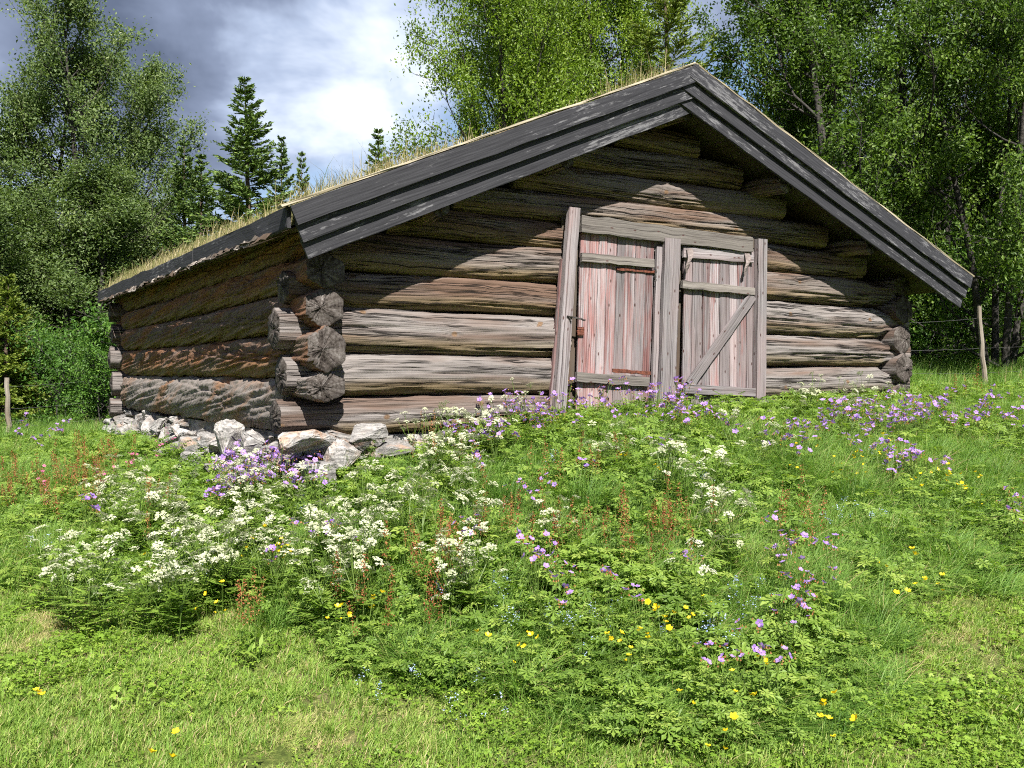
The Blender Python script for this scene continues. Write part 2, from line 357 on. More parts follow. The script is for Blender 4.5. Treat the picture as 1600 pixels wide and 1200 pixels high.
# ------------------------------------------------------------------ ground: one sheet to the horizon
_CP = np.array([(0,0,-1.6),(0,3.6,-1.57),(-2.5,3.6,-1.62),(2.2,3.6,-1.5),(-3.7,6.5,-1.43),(3.4,5.9,-1.26),(.9,6.2,-1.06),(-1.8,7.2,-1.02),(-.5,8.0,-.72),
    (.3,8.4,-.58),(1.6,9.35,-.46),(3,10,-.46),(5.1,11.3,-.40),(-3,9,-1.02),(-5.5,13,-.97),(-6.5,14,-.97),(-8.8,15.4,-1.1),(-6,8,-1.27),(-10,20,-.95),(-15,30,-.6),
    (7.5,14.5,-.24),(12,16,.05),(13,22,.35),(6,20,.2),(0,25,.1),(20,40,1.6),(-20,45,.2),(0,45,1.2),(10,5,-.7),(-10,4,-1.8),(0,-6,-2.2),
    (120,100,5),(-120,100,2),(0,150,5),(120,-60,-4),(-120,-60,-9),(0,-100,-8),(300,300,8),(-300,300,4),(-300,-300,-12),(300,-300,-8)], float)
def _tps():
    X = _CP[:, :2]; n = len(X)
    d = np.linalg.norm(X[:, None]-X[None], axis=2); K = np.where(d > 0, d**2*np.log(d+1e-9), 0)
    P = np.c_[np.ones(n), X]; A = np.zeros((n+3, n+3)); A[:n, :n] = K; A[:n, n:] = P; A[n:, :n] = P.T
    return np.linalg.solve(A, np.r_[_CP[:, 2], 0, 0, 0])
_TW = _tps()
def ground(x, y):
    x = np.asarray(x, float); y = np.asarray(y, float); sh = x.shape
    q = np.c_[x.ravel(), y.ravel()]
    d = np.linalg.norm(q[:, None]-_CP[None, :, :2], axis=2); K = np.where(d > 1e-9, d**2*np.log(d+1e-9), 0)
    z = K@_TW[:-3] + _TW[-3] + q@_TW[-2:]
    z = z + .05*(fbm(q[:, 0]*.9+50, q[:, 1]*.9+50, 3)-.5)
    return z.reshape(sh) + EYE
def g1(x, y): return float(ground(np.array([x]), np.array([y]))[0])
def hit(px, py, h=0.0):
    """the point of the meadow seen at a spot of the photograph, for plants of height h"""
    r = (px-800)/1400; s = (590-py)/1400
    D = np.linspace(2.5, 40, 500); z = ground(r*D, D)+h; ray = EYE + s*D
    i = np.argmax(z >= ray) if (z >= ray).any() else len(D)-1
    return r*D[i], D[i]

a = np.linspace(-1, 1, 221); gx = np.sinh(a*4.6)/np.sinh(4.6)*320; gy = np.sinh(a*4.6)/np.sinh(4.6)*320 + 8
XX, YY = np.meshgrid(gx, gy, indexing='ij'); ZZ = np.stack([ground(XX[i], YY[i]) for i in range(len(gx))])
nG = len(gx); ii, jj = np.meshgrid(np.arange(nG-1), np.arange(nG-1), indexing='ij'); b0 = (ii*nG+jj).ravel()
gg = G(); gg.add(np.stack([XX, YY, ZZ], -1).reshape(-1, 3), np.stack([b0, b0+nG, b0+nG+1, b0+1], 1))
tag(link('ground', gg.mesh('ground', [M['soil']], True)), kind='structure')

# ------------------------------------------------------------------ the barn
A = math.radians(30); U2 = np.array([math.cos(A), math.sin(A)]); V2 = np.array([-math.sin(A), math.cos(A)])
S = math.radians(34); VS = np.array([-math.sin(S), math.cos(S)])       # run of the side walls and of the ridge
O2 = np.array([-1.972, 7.433])                                        # t = 0 on the plane of the gable wall
U3 = np.array([*U2, 0.]); N3 = np.array([*(-V2), 0.]); Z3 = np.array([0, 0, 1.]); VS3 = np.array([*VS, 0.])
def F(t, wo, z): p = O2 + U2*t - V2*wo; return np.array([p[0], p[1], z+EYE])
C2 = O2 + U2*.35; R2 = O2 + U2*7.95                                     # axes of the side walls at the gable
B0 = np.array([*(O2+U2*4), EYE-.6])                                    # base of the barn
barn = empty('log_barn', B0)
tag(barn, 'old weathered log barn with turf roof and pink plank double doors', 'barn')
def part(name, g, mats, parent=barn, smooth=False, off=B0): return link(name, g.mesh(name, mats, smooth, off), parent)

def roof_top(t):
    return np.where(np.asarray(t) < 4.08, 1.34+.4387*np.asarray(t), 1.275+.4104*(8.6-np.asarray(t)))

def log(name, p0, p1, nrm, zb, zt, rw, seed, mat, end0=None, end1=None, spiral=0., rough=.012, ncr=7, taper=0.0, parent=barn):
    """a log from p0 to p1 (plan points); nrm = side that faces out; end = (zb, zt, length, half width) of a hewn hexagonal end"""
    rg = np.random.default_rng(seed); p0 = np.array(p0, float); p1 = np.array(p1, float)
    L = np.linalg.norm(p1-p0); d = (p1-p0)/L
    th = np.r_[np.linspace(-115, 115, 62), np.linspace(127, 233, 9)]*math.pi/180; nt = len(th)
    ns = max(6, int(L/.055)); s = np.linspace(0, L, ns)
    SS, TT = np.meshgrid(s, th, indexing='ij')
    dn = TT.copy(); ex = 2.9
    body = (np.abs(np.cos(TT))**ex + np.abs(np.sin(TT))**ex)**(-1/ex)
    sec = (TT - math.pi/2) % (math.pi/3); hexr = math.cos(math.pi/6)/np.cos(sec-math.pi/6)*1.04
    bl = np.zeros(ns); ec = np.zeros(ns); eh = np.zeros(ns); ew = np.zeros(ns)
    zc = (zb+zt)/2 + np.zeros(ns); hz = (zt-zb)/2*1.015 + np.zeros(ns); hw = rw + np.zeros(ns)
    for e, dist in ((end0, s), (end1, L-s)):
        if e is None: continue
        k = np.clip((e[2]+.16-dist)/.16, 0, 1); k = k*k*(3-2*k)
        zc = zc*(1-k)+(e[0]+e[1])/2*k; hz = hz*(1-k)+(e[1]-e[0])/2*k; hw = hw*(1-k)+e[3]*k; bl = np.maximum(bl, k)
    R = body*(1-bl[:, None]) + hexr*bl[:, None]
    o1, o2 = rg.uniform(0, 200, 2)
    low = (fbm(SS*1.1+o1, np.cos(TT)*1.2+np.sin(TT)*.7+o2, 3)-.5)
    mid = (fbm(SS*4+o2, TT*2.2+spiral*SS*4+o1, 3)-.5)
    fine = (fbm(SS*(3 if not spiral else 1.6)+o1, TT*12+spiral*SS*9+o2, 3)-.5)
    R = R + low*.10 + mid*(.04 if not spiral else .03) + fine*rough/.17*2.2*(1-.6*bl[:, None])
    for k in range(ncr):                                                # drying cracks
        tc = rg.uniform(-1.15, 1.2); s0 = rg.uniform(-.2, .8)*L; ln = rg.uniform(.35, 1.0)*min(L, 3.2); dp = rg.uniform(.07, .22); wd = rg.uniform(.022, .05)
        cen = tc + (.05*np.sin(SS*rg.uniform(.8, 2)+rg.uniform(0, 6)) + .018*np.sin(SS*rg.uniform(4, 8)+rg.uniform(0, 6))) + spiral*SS*.6
        tap = np.clip((SS-s0)/.3, 0, 1)*np.clip((s0+ln-SS)/.3, 0, 1)
        R = R - dp*tap*np.exp(-((TT-cen)/wd)**2)
    bow = .014*np.sin(s/L*math.pi*rg.uniform(.6, 2.2)+rg.uniform(0, 6))
    tp = 1 - taper*(s/L)
    P = p0[None]+d[None]*s[:, None]
    X = P[:, 0][:, None] + nrm[0]*hw[:, None]*R*np.cos(TT)
    Y = P[:, 1][:, None] + nrm[1]*hw[:, None]*R*np.cos(TT)
    Zz = (zc+bow*(1-bl))[:, None] + (hz*tp)[:, None]*R*np.sin(TT) + EYE
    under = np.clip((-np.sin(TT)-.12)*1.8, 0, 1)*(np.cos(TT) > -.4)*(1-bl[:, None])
    V = np.stack([X, Y, Zz], -1).reshape(-1, 3)
    uv = np.stack([SS, TT*rw], -1).reshape(-1, 2)
    i, j = np.meshgrid(np.arange(ns-1), np.arange(nt), indexing='ij'); j2 = (j+1) % nt
    Fq = np.stack([i*nt+j, i*nt+j2, (i+1)*nt+j2, (i+1)*nt+j], -1).reshape(-1, 4)
    cr = d[0]*nrm[1]-d[1]*nrm[0]
    if cr > 0: Fq = Fq[:, ::-1]
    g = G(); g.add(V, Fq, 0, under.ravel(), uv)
    for e, row, sg in ((end0, 0, -1), (end1, ns-1, 1)):
        ring = V[row*nt:(row+1)*nt]; c = ring.mean(0); rows = []
        for q, f in enumerate((1., .97, .75, .5, .25, .05)):
            dv = rg.normal(0, .006, nt) + .018*(1-f)*rg.uniform(-1, 1)
            if q == 0: dv *= 0
            out = .004+.02*(1-f) if q else 0
            spl = .025*np.clip(np.sin(th*rg.integers(3, 6)+rg.uniform(0, 6)), 0.75, 1) - .018 if q > 1 else 0
            rows.append(c+(ring-c)*f + np.outer(dv+out-spl, np.array([*d, 0])*sg))
        rr = np.stack(rows); nr = len(rows)
        i, j = np.meshgrid(np.arange(nr-1), np.arange(nt), indexing='ij'); j2 = (j+1) % nt
        Fc = np.stack([i*nt+j, i*nt+j2, (i+1)*nt+j2, (i+1)*nt+j], -1).reshape(-1, 4)
        if (sg > 0) == (cr > 0): Fc = Fc[:, ::-1]
        fr = np.array([1., .97, .75, .5, .25, .05])
        ucap = np.stack([np.tile(th/(2*math.pi), (nr, 1)), np.tile((fr*rw)[:, None], (1, nt))], -1).reshape(-1, 2)
        g.add(rr.reshape(-1, 3), Fc, 1, 0, ucap)
        cap = np.arange((nr-1)*nt, nr*nt)
        g.f.append((cap + g.n - nr*nt).reshape(1, -1)); g.m.append(np.array([1]))
    return part(name, g, [mat, M['end']], parent, True)

def beam(g, p0, p1, wd, td, wv, tv, n=8, jit=.002, ch=.004, mat=0, seed=0, tint=.5, ends=True, taper=0.0):
    """a sawn board: wd, td = unit directions of width and thickness; slightly uneven, eased edges"""
    rg = np.random.default_rng(seed); p0 = np.array(p0, float); p1 = np.array(p1, float); wd = np.array(wd, float); td = np.array(td, float)
    L = np.linalg.norm(p1-p0); s = np.linspace(0, 1, n+1); a, b = wv/2, tv/2; c = min(ch, a*.4, b*.4)
    sec = np.array([(-a+c, -b), (a-c, -b), (a, -b+c), (a, b-c), (a-c, b), (-a+c, b), (-a, b-c), (-a, -b+c)])
    per = np.r_[0, np.cumsum(np.linalg.norm(np.diff(np.r_[sec, sec[:1]], axis=0), axis=1))][:8]
    V = []; uv = []
    for k in s:
        j = rg.normal(0, jit, (8, 2)); bw = rg.normal(0, jit*.7, 2); ww = 1-taper*k
        q = p0+(p1-p0)*k
        V.append(q + np.outer(sec[:, 0]*ww+j[:, 0]+bw[0], wd) + np.outer(sec[:, 1]+j[:, 1]*.5+bw[1]*.5, td)); uv.append(np.c_[np.full(8, k*L), per])
    V = np.concatenate(V); uv = np.concatenate(uv)
    i, j = np.meshgrid(np.arange(n), np.arange(8), indexing='ij'); j2 = (j+1) % 8
    Fq = np.stack([i*8+j, i*8+j2, (i+1)*8+j2, (i+1)*8+j], -1).reshape(-1, 4)
    if np.dot(np.cross(wd, td), p1-p0) < 0: Fq = Fq[:, ::-1]
    g.add(V, Fq, mat, tint, uv)
    g.f.append((np.arange(8)[::-1] + g.n-len(V)).reshape(1, -1)); g.f.append((np.arange(8)+n*8 + g.n-len(V)).reshape(1, -1)); g.m.append(np.array([mat, mat]))

N2 = -V2                                                               # the gable wall faces this way
NS_ = -np.array([VS[1], -VS[0]])                                       # outward side of the left wall
if NS_[0] > 0: NS_ = -NS_
# gable wall, left of the doors
AX = -.16
def wp(t): return O2+U2*t-V2*AX
LR = [-.50, -.17, .21, .61, .93, 1.28, 1.55]
for i in range(6):
    zb, zt = LR[i], LR[i+1]; t0 = (.05, .10, .04, .12, .30, 1.02)[i]
    e0 = (zb+.02, zt-.02, .40, .19) if i < 4 else None
    log('wall_log', wp(t0), wp(2.9+(.02, -.03, .03, .0, .05, .04)[i]), N2, zb, zt, (.20, .205, .21, .18, .19, .16)[i], 10+i, M['log'] if i in (0, 1, 2) else M['logbrown'], e0)
RRW = [-.60, -.235, .13, .49, .885, 1.22, 1.54]
for i in range(6):
    zb, zt = RRW[i], RRW[i+1]; t1 = (8.20, 8.17, 8.19, 8.16, 7.95, 7.35)[i]
    log('wall_log', wp(5.52), wp(t1), N2, zb, zt, (.20, .20, .195, .205, .18, .17)[i], 30+i, M['log'] if i < 4 else M['logbrown'], None, (zb+.02, zt-.02, .44, .19) if i < 5 else None)
zs = [1.56, 1.83, 2.12, 2.40, 2.66, 2.90]
for i in range(5):
    zb, zt = zs[i], zs[i+1]
    t0 = (zt+.24-1.34)/.4387; t1 = 8.6-(zt+.24-1.275)/.4104
    log('wall_log', wp(t0), wp(t1), N2, zb, zt, .165, 50+i, M['logbrown'])
# side walls
SR = [-.47, .02, .395, .72, 1.0, 1.26]
def sp(c, k): return c+VS*k
for i in range(5):
    zb, zt = SR[i], SR[i+1]
    e0 = (-.20 if i == 0 else zb+.02, zt+.03, .44, .185)
    log('wall_log', sp(C2, -.20-(.02, .05, .0, .03, .0)[i]), sp(C2, 7.86), NS_, zb, zt, (.20, .19, .20, .19, .17)[i], 70+i, M['sidegrey'] if i == 0 else M['sidelog'],
        e0, (zb+.02, zt, .42, .18), spiral=.55, rough=.030, ncr=14)
log('wall_plate', sp(C2, -.1), sp(C2, 7.8), NS_, 1.17, 1.36, .16, 79, M['sidelog'], spiral=.4, rough=.02)
SRR = [-.45, -.06, .30, .68, 1.04, 1.28]
for i in range(5):
    log('wall_log', sp(R2, -.06-.03*(i % 2)), sp(R2, 7.3), -NS_, SRR[i], SRR[i+1], .19, 90+i, M['log'] if i < 3 else M['logbrown'],
        (SRR[i]+.0, SRR[i+1]+.0, .44, .19), None, spiral=.2, rough=.02)
# back wall: logs that show their hewn ends at the far left corner
BL = sp(C2, 7.55); BR = sp(R2, 7.0); bd = (BR-BL)/np.linalg.norm(BR-BL); bn = np.array([-bd[1], bd[0]])
BZ = [-.62, -.30, .12, .50, .84, 1.16, 1.5, 1.85, 2.2, 2.55, 2.85]
for i in range(10):
    zb, zt = BZ[i], BZ[i+1]
    q0 = -.30+.03*(i % 2) if i < 5 else (zt+.24-1.34)/.4387-.35; q1 = 7.5 if i < 5 else 8.25-(zt+.24-1.275)/.4104
    log('wall_log', BL+bd*q0, BL+bd*q1, bn, zb, zt, .19, 110+i, M['log'], (zb+.02, zt-.02, .40, .18) if i < 5 else None, None)
# purlins and ridge pole reaching out under the verge
for k, (t, zo) in enumerate(((4.06, -.40), (2.6, -.42), (1.3, -.42), (5.5, -.42), (6.9, -.42))):
    z = float(roof_top(t))+zo; p = O2+U2*t+VS*(-.40)
    log('purlin', p, p+VS*8.2, -U2, z-.10, z+.10, .10, 140+k, M['logbrown'], (z-.1, z+.1, .05, .10), None, ncr=3)

# roof: boards below, turf above
FO = O2 - V2*.5                                                        # plane of the barge boards
def RP(t, k, dz=0.0): p = FO + U2*t + VS*k; return np.array([p[0], p[1], float(roof_top(t))+dz+EYE])
rl = np.array([U2[0], U2[1], .4387]); rl /= np.linalg.norm(rl); rr_ = np.array([U2[0], U2[1], -.4104]); rr_ /= np.linalg.norm(rr_)
def roof_norm(dv): n = np.cross(dv, VS3); n = n/np.linalg.norm(n); return n if n[2] > 0 else -n
nl, nr_ = roof_norm(rl), roof_norm(rr_)
RL = 8.38
decking = empty('roof_decking', (0, 0, 0), barn)
for side, (ta, tb) in enumerate(((-.02, 4.08), (4.08, 8.62))):
    nn = (nl, nr_)[side]; n_b = 16
    for k in range(n_b):
        t0 = ta+(tb-ta)*k/n_b; t1 = ta+(tb-ta)*(k+1)/n_b; tm = (t0+t1)/2
        g = G(); wlen = (t1-t0)/abs((rl, rr_)[side][:2]@U2)
        beam(g, RP(tm, .04)-nn*.17, RP(tm, RL)-nn*.17, (rl, rr_)[side], nn, wlen*.985, .028, 6, .003, seed=200+k+side*50)
        part('roof_board', g, [M['roofboard']], decking)
# turf as one bumpy blanket, laid on both slopes
g = G(); tt = np.r_[np.linspace(.06, 4.02, 70), np.linspace(4.12, 8.52, 60)]; kk = np.linspace(.10, RL-.04, 90)
T_, K_ = np.meshgrid(tt, kk, indexing='ij')
px_ = FO[0]+U2[0]*T_+VS[0]*K_; py_ = FO[1]+U2[1]*T_+VS[1]*K_
lump = (fbm(px_*2.1, py_*2.1, 4)-.42)*.10 + (fbm(px_*9, py_*9, 2)-.5)*.05
edge = np.clip(np.minimum(K_-.10, np.minimum(T_-.06, 8.52-T_))/.25, 0, 1)
top = roof_top(T_)-.02+lump*edge+.015*edge
nT, nK = T_.shape; i, j = np.meshgrid(np.arange(nT-1), np.arange(nK-1), indexing='ij'); q = (i*nK+j).ravel()
Vt = np.stack([px_, py_, top+EYE], -1).reshape(-1, 3); Vb = np.stack([px_, py_, roof_top(T_)-.15+EYE], -1).reshape(-1, 3)
g.add(Vt, np.stack([q, q+nK, q+nK+1, q+1], 1))
def rim(idx):
    n_ = len(idx); V = np.concatenate([Vt[idx], Vb[idx]]); e = np.arange(n_-1)
    g.add(V, np.stack([e, e+1, e+1+n_, e+n_], 1))
rim(np.arange(nT)*nK); rim(np.arange(nT)*nK+nK-1); rim(np.arange(nK)); rim(np.arange(nK)+(nT-1)*nK)
turf_o = part('roof_turf', g, [M['turf']], barn, True)
def blades(g, base, h, wd, az, lean, tint, seg=2, rg=RND, curve=1.0, mat=0):
    """curved grass blades, one strip each"""
    N = len(base); dirv_ = np.stack([np.cos(az), np.sin(az), np.zeros(N)], 1); sd = np.stack([-np.sin(az+.6), np.cos(az+.6), np.zeros(N)], 1)
    rows = []
    for k in range(seg+1):
        f = k/seg; c = base + dirv_*(lean*h*f**(1+curve))[:, None] + Z3*(h*(f-.25*lean*f*f))[:, None]
        wk = (wd*(1-f*.55))[:, None] if k < seg else None
        if k < seg: rows += [c-sd*wk/2, c+sd*wk/2]
        else: rows += [c]
    nv = len(rows); V = np.stack(rows, 1).reshape(-1, 3); b = np.arange(N)*nv
    for k in range(seg-1): g_f = np.stack([b+2*k, b+2*k+1, b+2*k+3, b+2*k+2], 1); blades.q.append(g_f)
    tri = np.stack([b+nv-3, b+nv-2, b+nv-1], 1); tn = np.repeat(tint, nv)
    n0 = g.n; g.add(V, tri, mat, tn)
    for q_ in blades.q: g.f.append(q_+n0); g.m.append(np.full(len(q_), mat))
    blades.q = []
blades.q = []
g = G(); rg = np.random.default_rng(5); n_ = 21000
t = rg.uniform(.03, 8.5, n_); k = np.where(rg.random(n_) < .40, rg.uniform(.02, 1.3, n_), rg.uniform(.1, RL-.03, n_))
sel = rg.random(n_) < .16; t[sel] = rg.uniform(-.02, .30, sel.sum()); k[sel] = rg.uniform(.05, RL-.05, sel.sum())
x = FO[0]+U2[0]*t+VS[0]*k; y = FO[1]+U2[1]*t+VS[1]*k
den = fbm(x*1.5+9, y*1.5+4, 3); low_zone = np.exp(-((t-2.35)/.75)**2); right_zone = np.clip((t-4.2)/.3, 0, 1)
keep = rg.random(n_) < np.clip(.25+(den-.42)*3.6, .05, 1)*(1-.55*low_zone*(k < 2))*(1-.3*right_zone); t, k, x, y, den, low_zone, right_zone = (q_[keep] for q_ in (t, k, x, y, den, low_zone, right_zone))
n_ = len(t); h = rg.uniform(.05, .20, n_)*(.6+.9*den) + (rg.random(n_) < .10)*rg.uniform(.08, .24, n_)
h *= (1-.35*np.exp(-((t)/.6)**2)*(k > .8)); h *= (1-.62*low_zone)*(1-.35*right_zone); h *= np.clip(.45+k/.35, .45, 1)
base = np.stack([x, y, roof_top(t)+EYE-.03+.03*np.clip(k, 0, 1)], 1)
blades(g, base, h, rg.uniform(.003, .008, n_), rg.uniform(0, 6.28, n_), rg.uniform(.05, .75, n_), np.clip(rg.normal(.66, .22, n_)-.38*np.exp(-((t-.4)/.5)**2)*rg.random(n_)-.25*np.exp(-((t-3.4)/.5)**2), 0, 1), 3, rg)
rgs = part('roof_grass', g, [M['grass_dry']], turf_o, False); rgs['kind'] = 'stuff'
rgs.location = (0, 0, 0)

# barge boards: three lapped boards on each rake, pale cap strip above
NF = N3
for side, (ta, tb, dv, nn) in enumerate(((-.03, 4.08, rl, nl), (4.08, 8.63, rr_, nr_))):
    for b in range(3):
        d_ = .075+.134*b; wo = .06-.038*b
        mit = (.0, .0)
        def BP(t): p = FO + U2*t - V2*(.0)+N2*wo; return np.array([p[0], p[1], float(roof_top(t))+EYE]) - nn*d_
        g = G(); p0, p1 = BP(ta), BP(tb)
        if side == 0:  p1 = p1 + rl*(d_*math.tan(math.atan(.4387)))*1.0; p0 = p0 + rl*(.0)
        else: p0 = p0 - rr_*(d_*math.tan(math.atan(.4104)))*1.0
        beam(g, p0, p1, nn, NF, .158, .030, 14, .0022, .004, 0, 300+b+side*10)
        part('barge_board', g, [M['tar']])
    g = G()
    def CP_(t): p = FO + U2*t + N2*.01; return np.array([p[0], p[1], float(roof_top(t))+EYE]) + nn*.022
    beam(g, CP_(ta-(.06 if side == 0 else 0)), CP_(tb+(.03 if side else 0)), NF, nn, .12, .020, 24, .004, .004, 0, 320+side)
    part('cap_strip', g, [M['cap']])
# eave edge boards and scraps of birch bark under the turf
for te, nm in ((-.02, 0), (8.6, 1)):
    for k in range(3):
        g = G(); k0 = .0+k*2.80; k1 = k0+2.78
        beam(g, RP(te, k0, -.085), RP(te, k1, -.085), Z3, U3, .17-.015*(k == 1), .035, 9, .005, .006, 0, 330+k+nm*4)
        part('eave_board', g, [M['tar']])
rg = np.random.default_rng(12)
for k in range(34):
    kk0 = rg.uniform(.1, RL-.5); g = G(); ln = rg.uniform(.15, .5); dr = rg.uniform(.02, .07)
    p = RP(-.045-.02*rg.random(), kk0, -.15); n_ = 5; V = []
    for q in range(n_+1):
        f = q/n_; o_ = VS3*ln*f
        V += [p+o_+Z3*rg.normal(.01, .01), p+o_-U3*rg.uniform(.01, .05)-Z3*(dr*rg.uniform(.3, 1))]
    f_ = np.array([(2*q, 2*q+2, 2*q+3, 2*q+1) for q in range(n_)]); g.add(np.array(V), f_)
    V2_ = np.array(V)+U3*.004; g.add(V2_, f_[:, ::-1])
    part('bark_scrap', g, [M['bark'] if rg.random() < .35 else M['roofboard']])

# ------------------------------------------------------------------ doors
def px_t(px, wo=.1):
    """place along the gable wall for a column of the photograph"""
    r = (px-800)/1400; p = O2+N2*wo; return (r*p[1]-p[0])/(U2[0]-r*U2[1])
def zrow(py, t, wo=.1): p = O2+N2*wo+U2*t; return (590-py)/1400*p[1]
def board_v(name, parent, a, b, width, thick, wo, mat, seed, taper=0.0, n=8, jit=.0025):
    """upright board: a, b = pixel of its foot and head"""
    ta, tb = px_t(a[0], wo), px_t(b[0], wo); g = G()
    beam(g, F(ta, wo, zrow(a[1], ta, wo)), F(tb, wo, zrow(b[1], tb, wo)), U3, NF, width, thick, n, jit, .004, 0, seed, .5, True, taper)
    return part(name, g, [mat], parent)
def board_h(name, parent, a, b, width, thick, wo, mat, seed, n=8, jit=.0025):
    ta, tb = px_t(a[0], wo), px_t(b[0], wo); g = G()
    p0, p1 = F(ta, wo, zrow(a[1], ta, wo)), F(tb, wo, zrow(b[1], tb, wo)); d = (p1-p0)/np.linalg.norm(p1-p0); wd = np.cross(NF, d)
    beam(g, p0, p1, wd, NF, width, thick, n, jit, .004, 0, seed)
    return part(name, g, [mat], parent)
frame = empty('door_frame', (0, 0, 0), barn)
board_v('post', frame, (873, 640), (896, 325), .125, .07, .10, M['plank'], 401)
board_v('post', frame, (1186, 660), (1189, 374), .135, .07, .10, M['post'], 402)
board_v('post', frame, (1040, 655), (1050, 373), .205, .05, .125, M['post'], 403)
board_v('jamb_board', frame, (1022, 655), (1031, 386), .10, .04, .07, M['post'], 404)
board_v('jamb_board', frame, (865, 640), (880, 405), .12, .04, .05, M['plank'], 405, .55)
hd = empty('lintel', (0, 0, 0), frame)
board_h('lintel_board', frame, (907, 350), (1174, 383), .165, .05, .105, M['cleat'], 406, 14, .004)
board_h('lintel_board', frame, (905, 375), (1178, 398), .12, .04, .03, M['cleat'], 408, 10, .004)
bpy.data.objects.remove(hd)
# dark inner lining so that no light falls through the joints
# left leaf
ld = empty('door', (0, 0, 0), barn); ld['label'] = 'faded pink plank door leaf with two dark battens and rusty hinge bars'
xs0 = np.linspace(899, 1013, 9); xs1 = np.linspace(907, 1022, 9)
wj = RND.normal(0, 1.6, 9); wj[[0, -1]] = 0; xs0 = xs0+wj; xs1 = xs1+wj
for k in range(8):
    top = 361+1.35*k+RND.uniform(-2.5, 2.5); bot = 640+RND.uniform(-1, 3)
    xm0, xm1 = (xs0[k]+xs0[k+1])/2, (xs1[k]+xs1[k+1])/2
    wd_ = px_t(xs1[k+1], .06)-px_t(xs1[k], .06)
    board_v('plank', ld, (xm0, bot), (xm1, top), wd_*.955, .026, .058+RND.uniform(-.005, .005), M['plank_red'], 420+k, 0, 10, .0018)
board_h('batten', ld, (908, 402), (1021, 412), .085, .035, .10, M['cleat'], 440)
board_h('batten', ld, (900, 589), (1013, 597), .095, .04, .10, M['cleat'], 441)
hb = board_h('hinge', ld, (964, 420), (1026, 425), .028, .012, .082, M['rust'], 442)
hb = board_h('hinge', ld, (957, 579), (1017, 583), .035, .014, .125, M['rust'], 443)
board_v('hinge_pin', ld, (1024, 440), (1025, 421), .016, .018, .11, M['iron'], 444)
board_h('latch', ld, (886, 494), (915, 500), .012, .012, .145, M['iron'], 445)
board_v('latch_hook', ld, (893, 503), (888, 494), .010, .012, .145, M['iron'], 446)
board_v('lock_plate', ld, (907, 524), (907, 511), .075, .02, .085, M['rust'], 447)
# right leaf
rd = empty('door', (0, 0, 0), barn); rd['label'] = 'grey plank door leaf braced by a diagonal board'
xs0 = np.linspace(1065, 1180, 9); xs1 = np.linspace(1068, 1180, 9); wj = RND.normal(0, 1.6, 9); wj[[0, -1]] = 0; xs0 = xs0+wj; xs1 = xs1+wj
for k in range(8):
    xm0, xm1 = (xs0[k]+xs0[k+1])/2, (xs1[k]+xs1[k+1])/2; wd_ = px_t(xs1[k+1], .06)-px_t(xs1[k], .06)
    board_v('plank', rd, (xm0, 656+RND.uniform(-2, 2)), (xm1, 385+1.2*k+RND.uniform(-2, 2)), wd_*.955, .026, .055+RND.uniform(-.005, .005), M['plank'], 460+k, 0, 10, .0018)
board_h('rail', rd, (1067, 394), (1176, 403), .115, .03, .088, M['plank'], 470)
board_h('batten', rd, (1065, 444), (1178, 456), .085, .04, .10, M['cleat'], 471)
board_h('batten', rd, (1069, 608), (1179, 613), .10, .04, .10, M['post'], 472)
board_h('brace', rd, (1077, 602), (1176, 462), .115, .03, .095, M['post'], 473, 10)
for (a_, b_) in (((1073, 426), (1077, 388)), ((1164, 430), (1167, 396))):
    ta = px_t(a_[0], .13); tb = px_t(b_[0], .13); g = G(); za, zb_ = zrow(a_[1], ta, .13), zrow(b_[1], tb, .13)
    V = []; n_ = 8
    for q in range(n_+1):
        f = q/n_; tw = math.sin(f*4+1)*.5; c = F(tb+(ta-tb)*f+.015*math.sin(f*6), .125+.02*math.sin(f*3.1), zb_+(za-zb_)*f); wv = .026+.006*math.sin(f*9)
        dd_ = U3*math.cos(tw)+NF*math.sin(tw); V += [c-dd_*wv, c+dd_*wv, c+dd_*wv+NF*.008, c-dd_*wv+NF*.008]
    i, j = np.meshgrid(np.arange(n_), np.arange(4), indexing='ij'); j2 = (j+1) % 4
    g.add(np.array(V), np.stack([i*4+j, i*4+j2, (i+1)*4+j2, (i+1)*4+j], -1).reshape(-1, 4)); g.f.append(np.array([[0, 1, 2, 3]])+g.n-len(V)); g.m.append(np.array([0]))
    part('strap_hinge', g, [M['strap']], rd)

# ------------------------------------------------------------------ dry stone footing
found = empty('stone_footing', (0, 0, 0), barn); found['label'] = 'pale dry-laid fieldstones under the sill logs'
def stone_mesh(seed):
    rg = np.random.default_rng(seed); bm = bmesh.new()
    sc = np.array([1, rg.uniform(.6, .95), rg.uniform(.36, .62)])
    for _ in range(15):
        p = unit(rg.normal(0, 1, 3))*rg.uniform(.8, 1.05); p = np.sign(p)*np.abs(p)**.75
        bm.verts.new(Vector(p*sc*.5))
    r = bmesh.ops.convex_hull(bm, input=bm.verts[:]); bmesh.ops.delete(bm, geom=[v for v in r['geom_interior'] if isinstance(v, bmesh.types.BMVert)], context='VERTS')
    bmesh.ops.bevel(bm, geom=bm.edges[:], offset=.022, segments=1, affect='EDGES', profile=.6)
    bmesh.ops.triangulate(bm, faces=bm.faces[:]); bmesh.ops.subdivide_edges(bm, edges=bm.edges[:], cuts=1)
    for v in bm.verts: v.co += Vector(rg.normal(0, .010, 3))
    me = bpy.data.meshes.new('stone'); bm.to_mesh(me); bm.free(); me.materials.append(M['stone'])
    return me
SM = [stone_mesh(600+i) for i in range(12)]
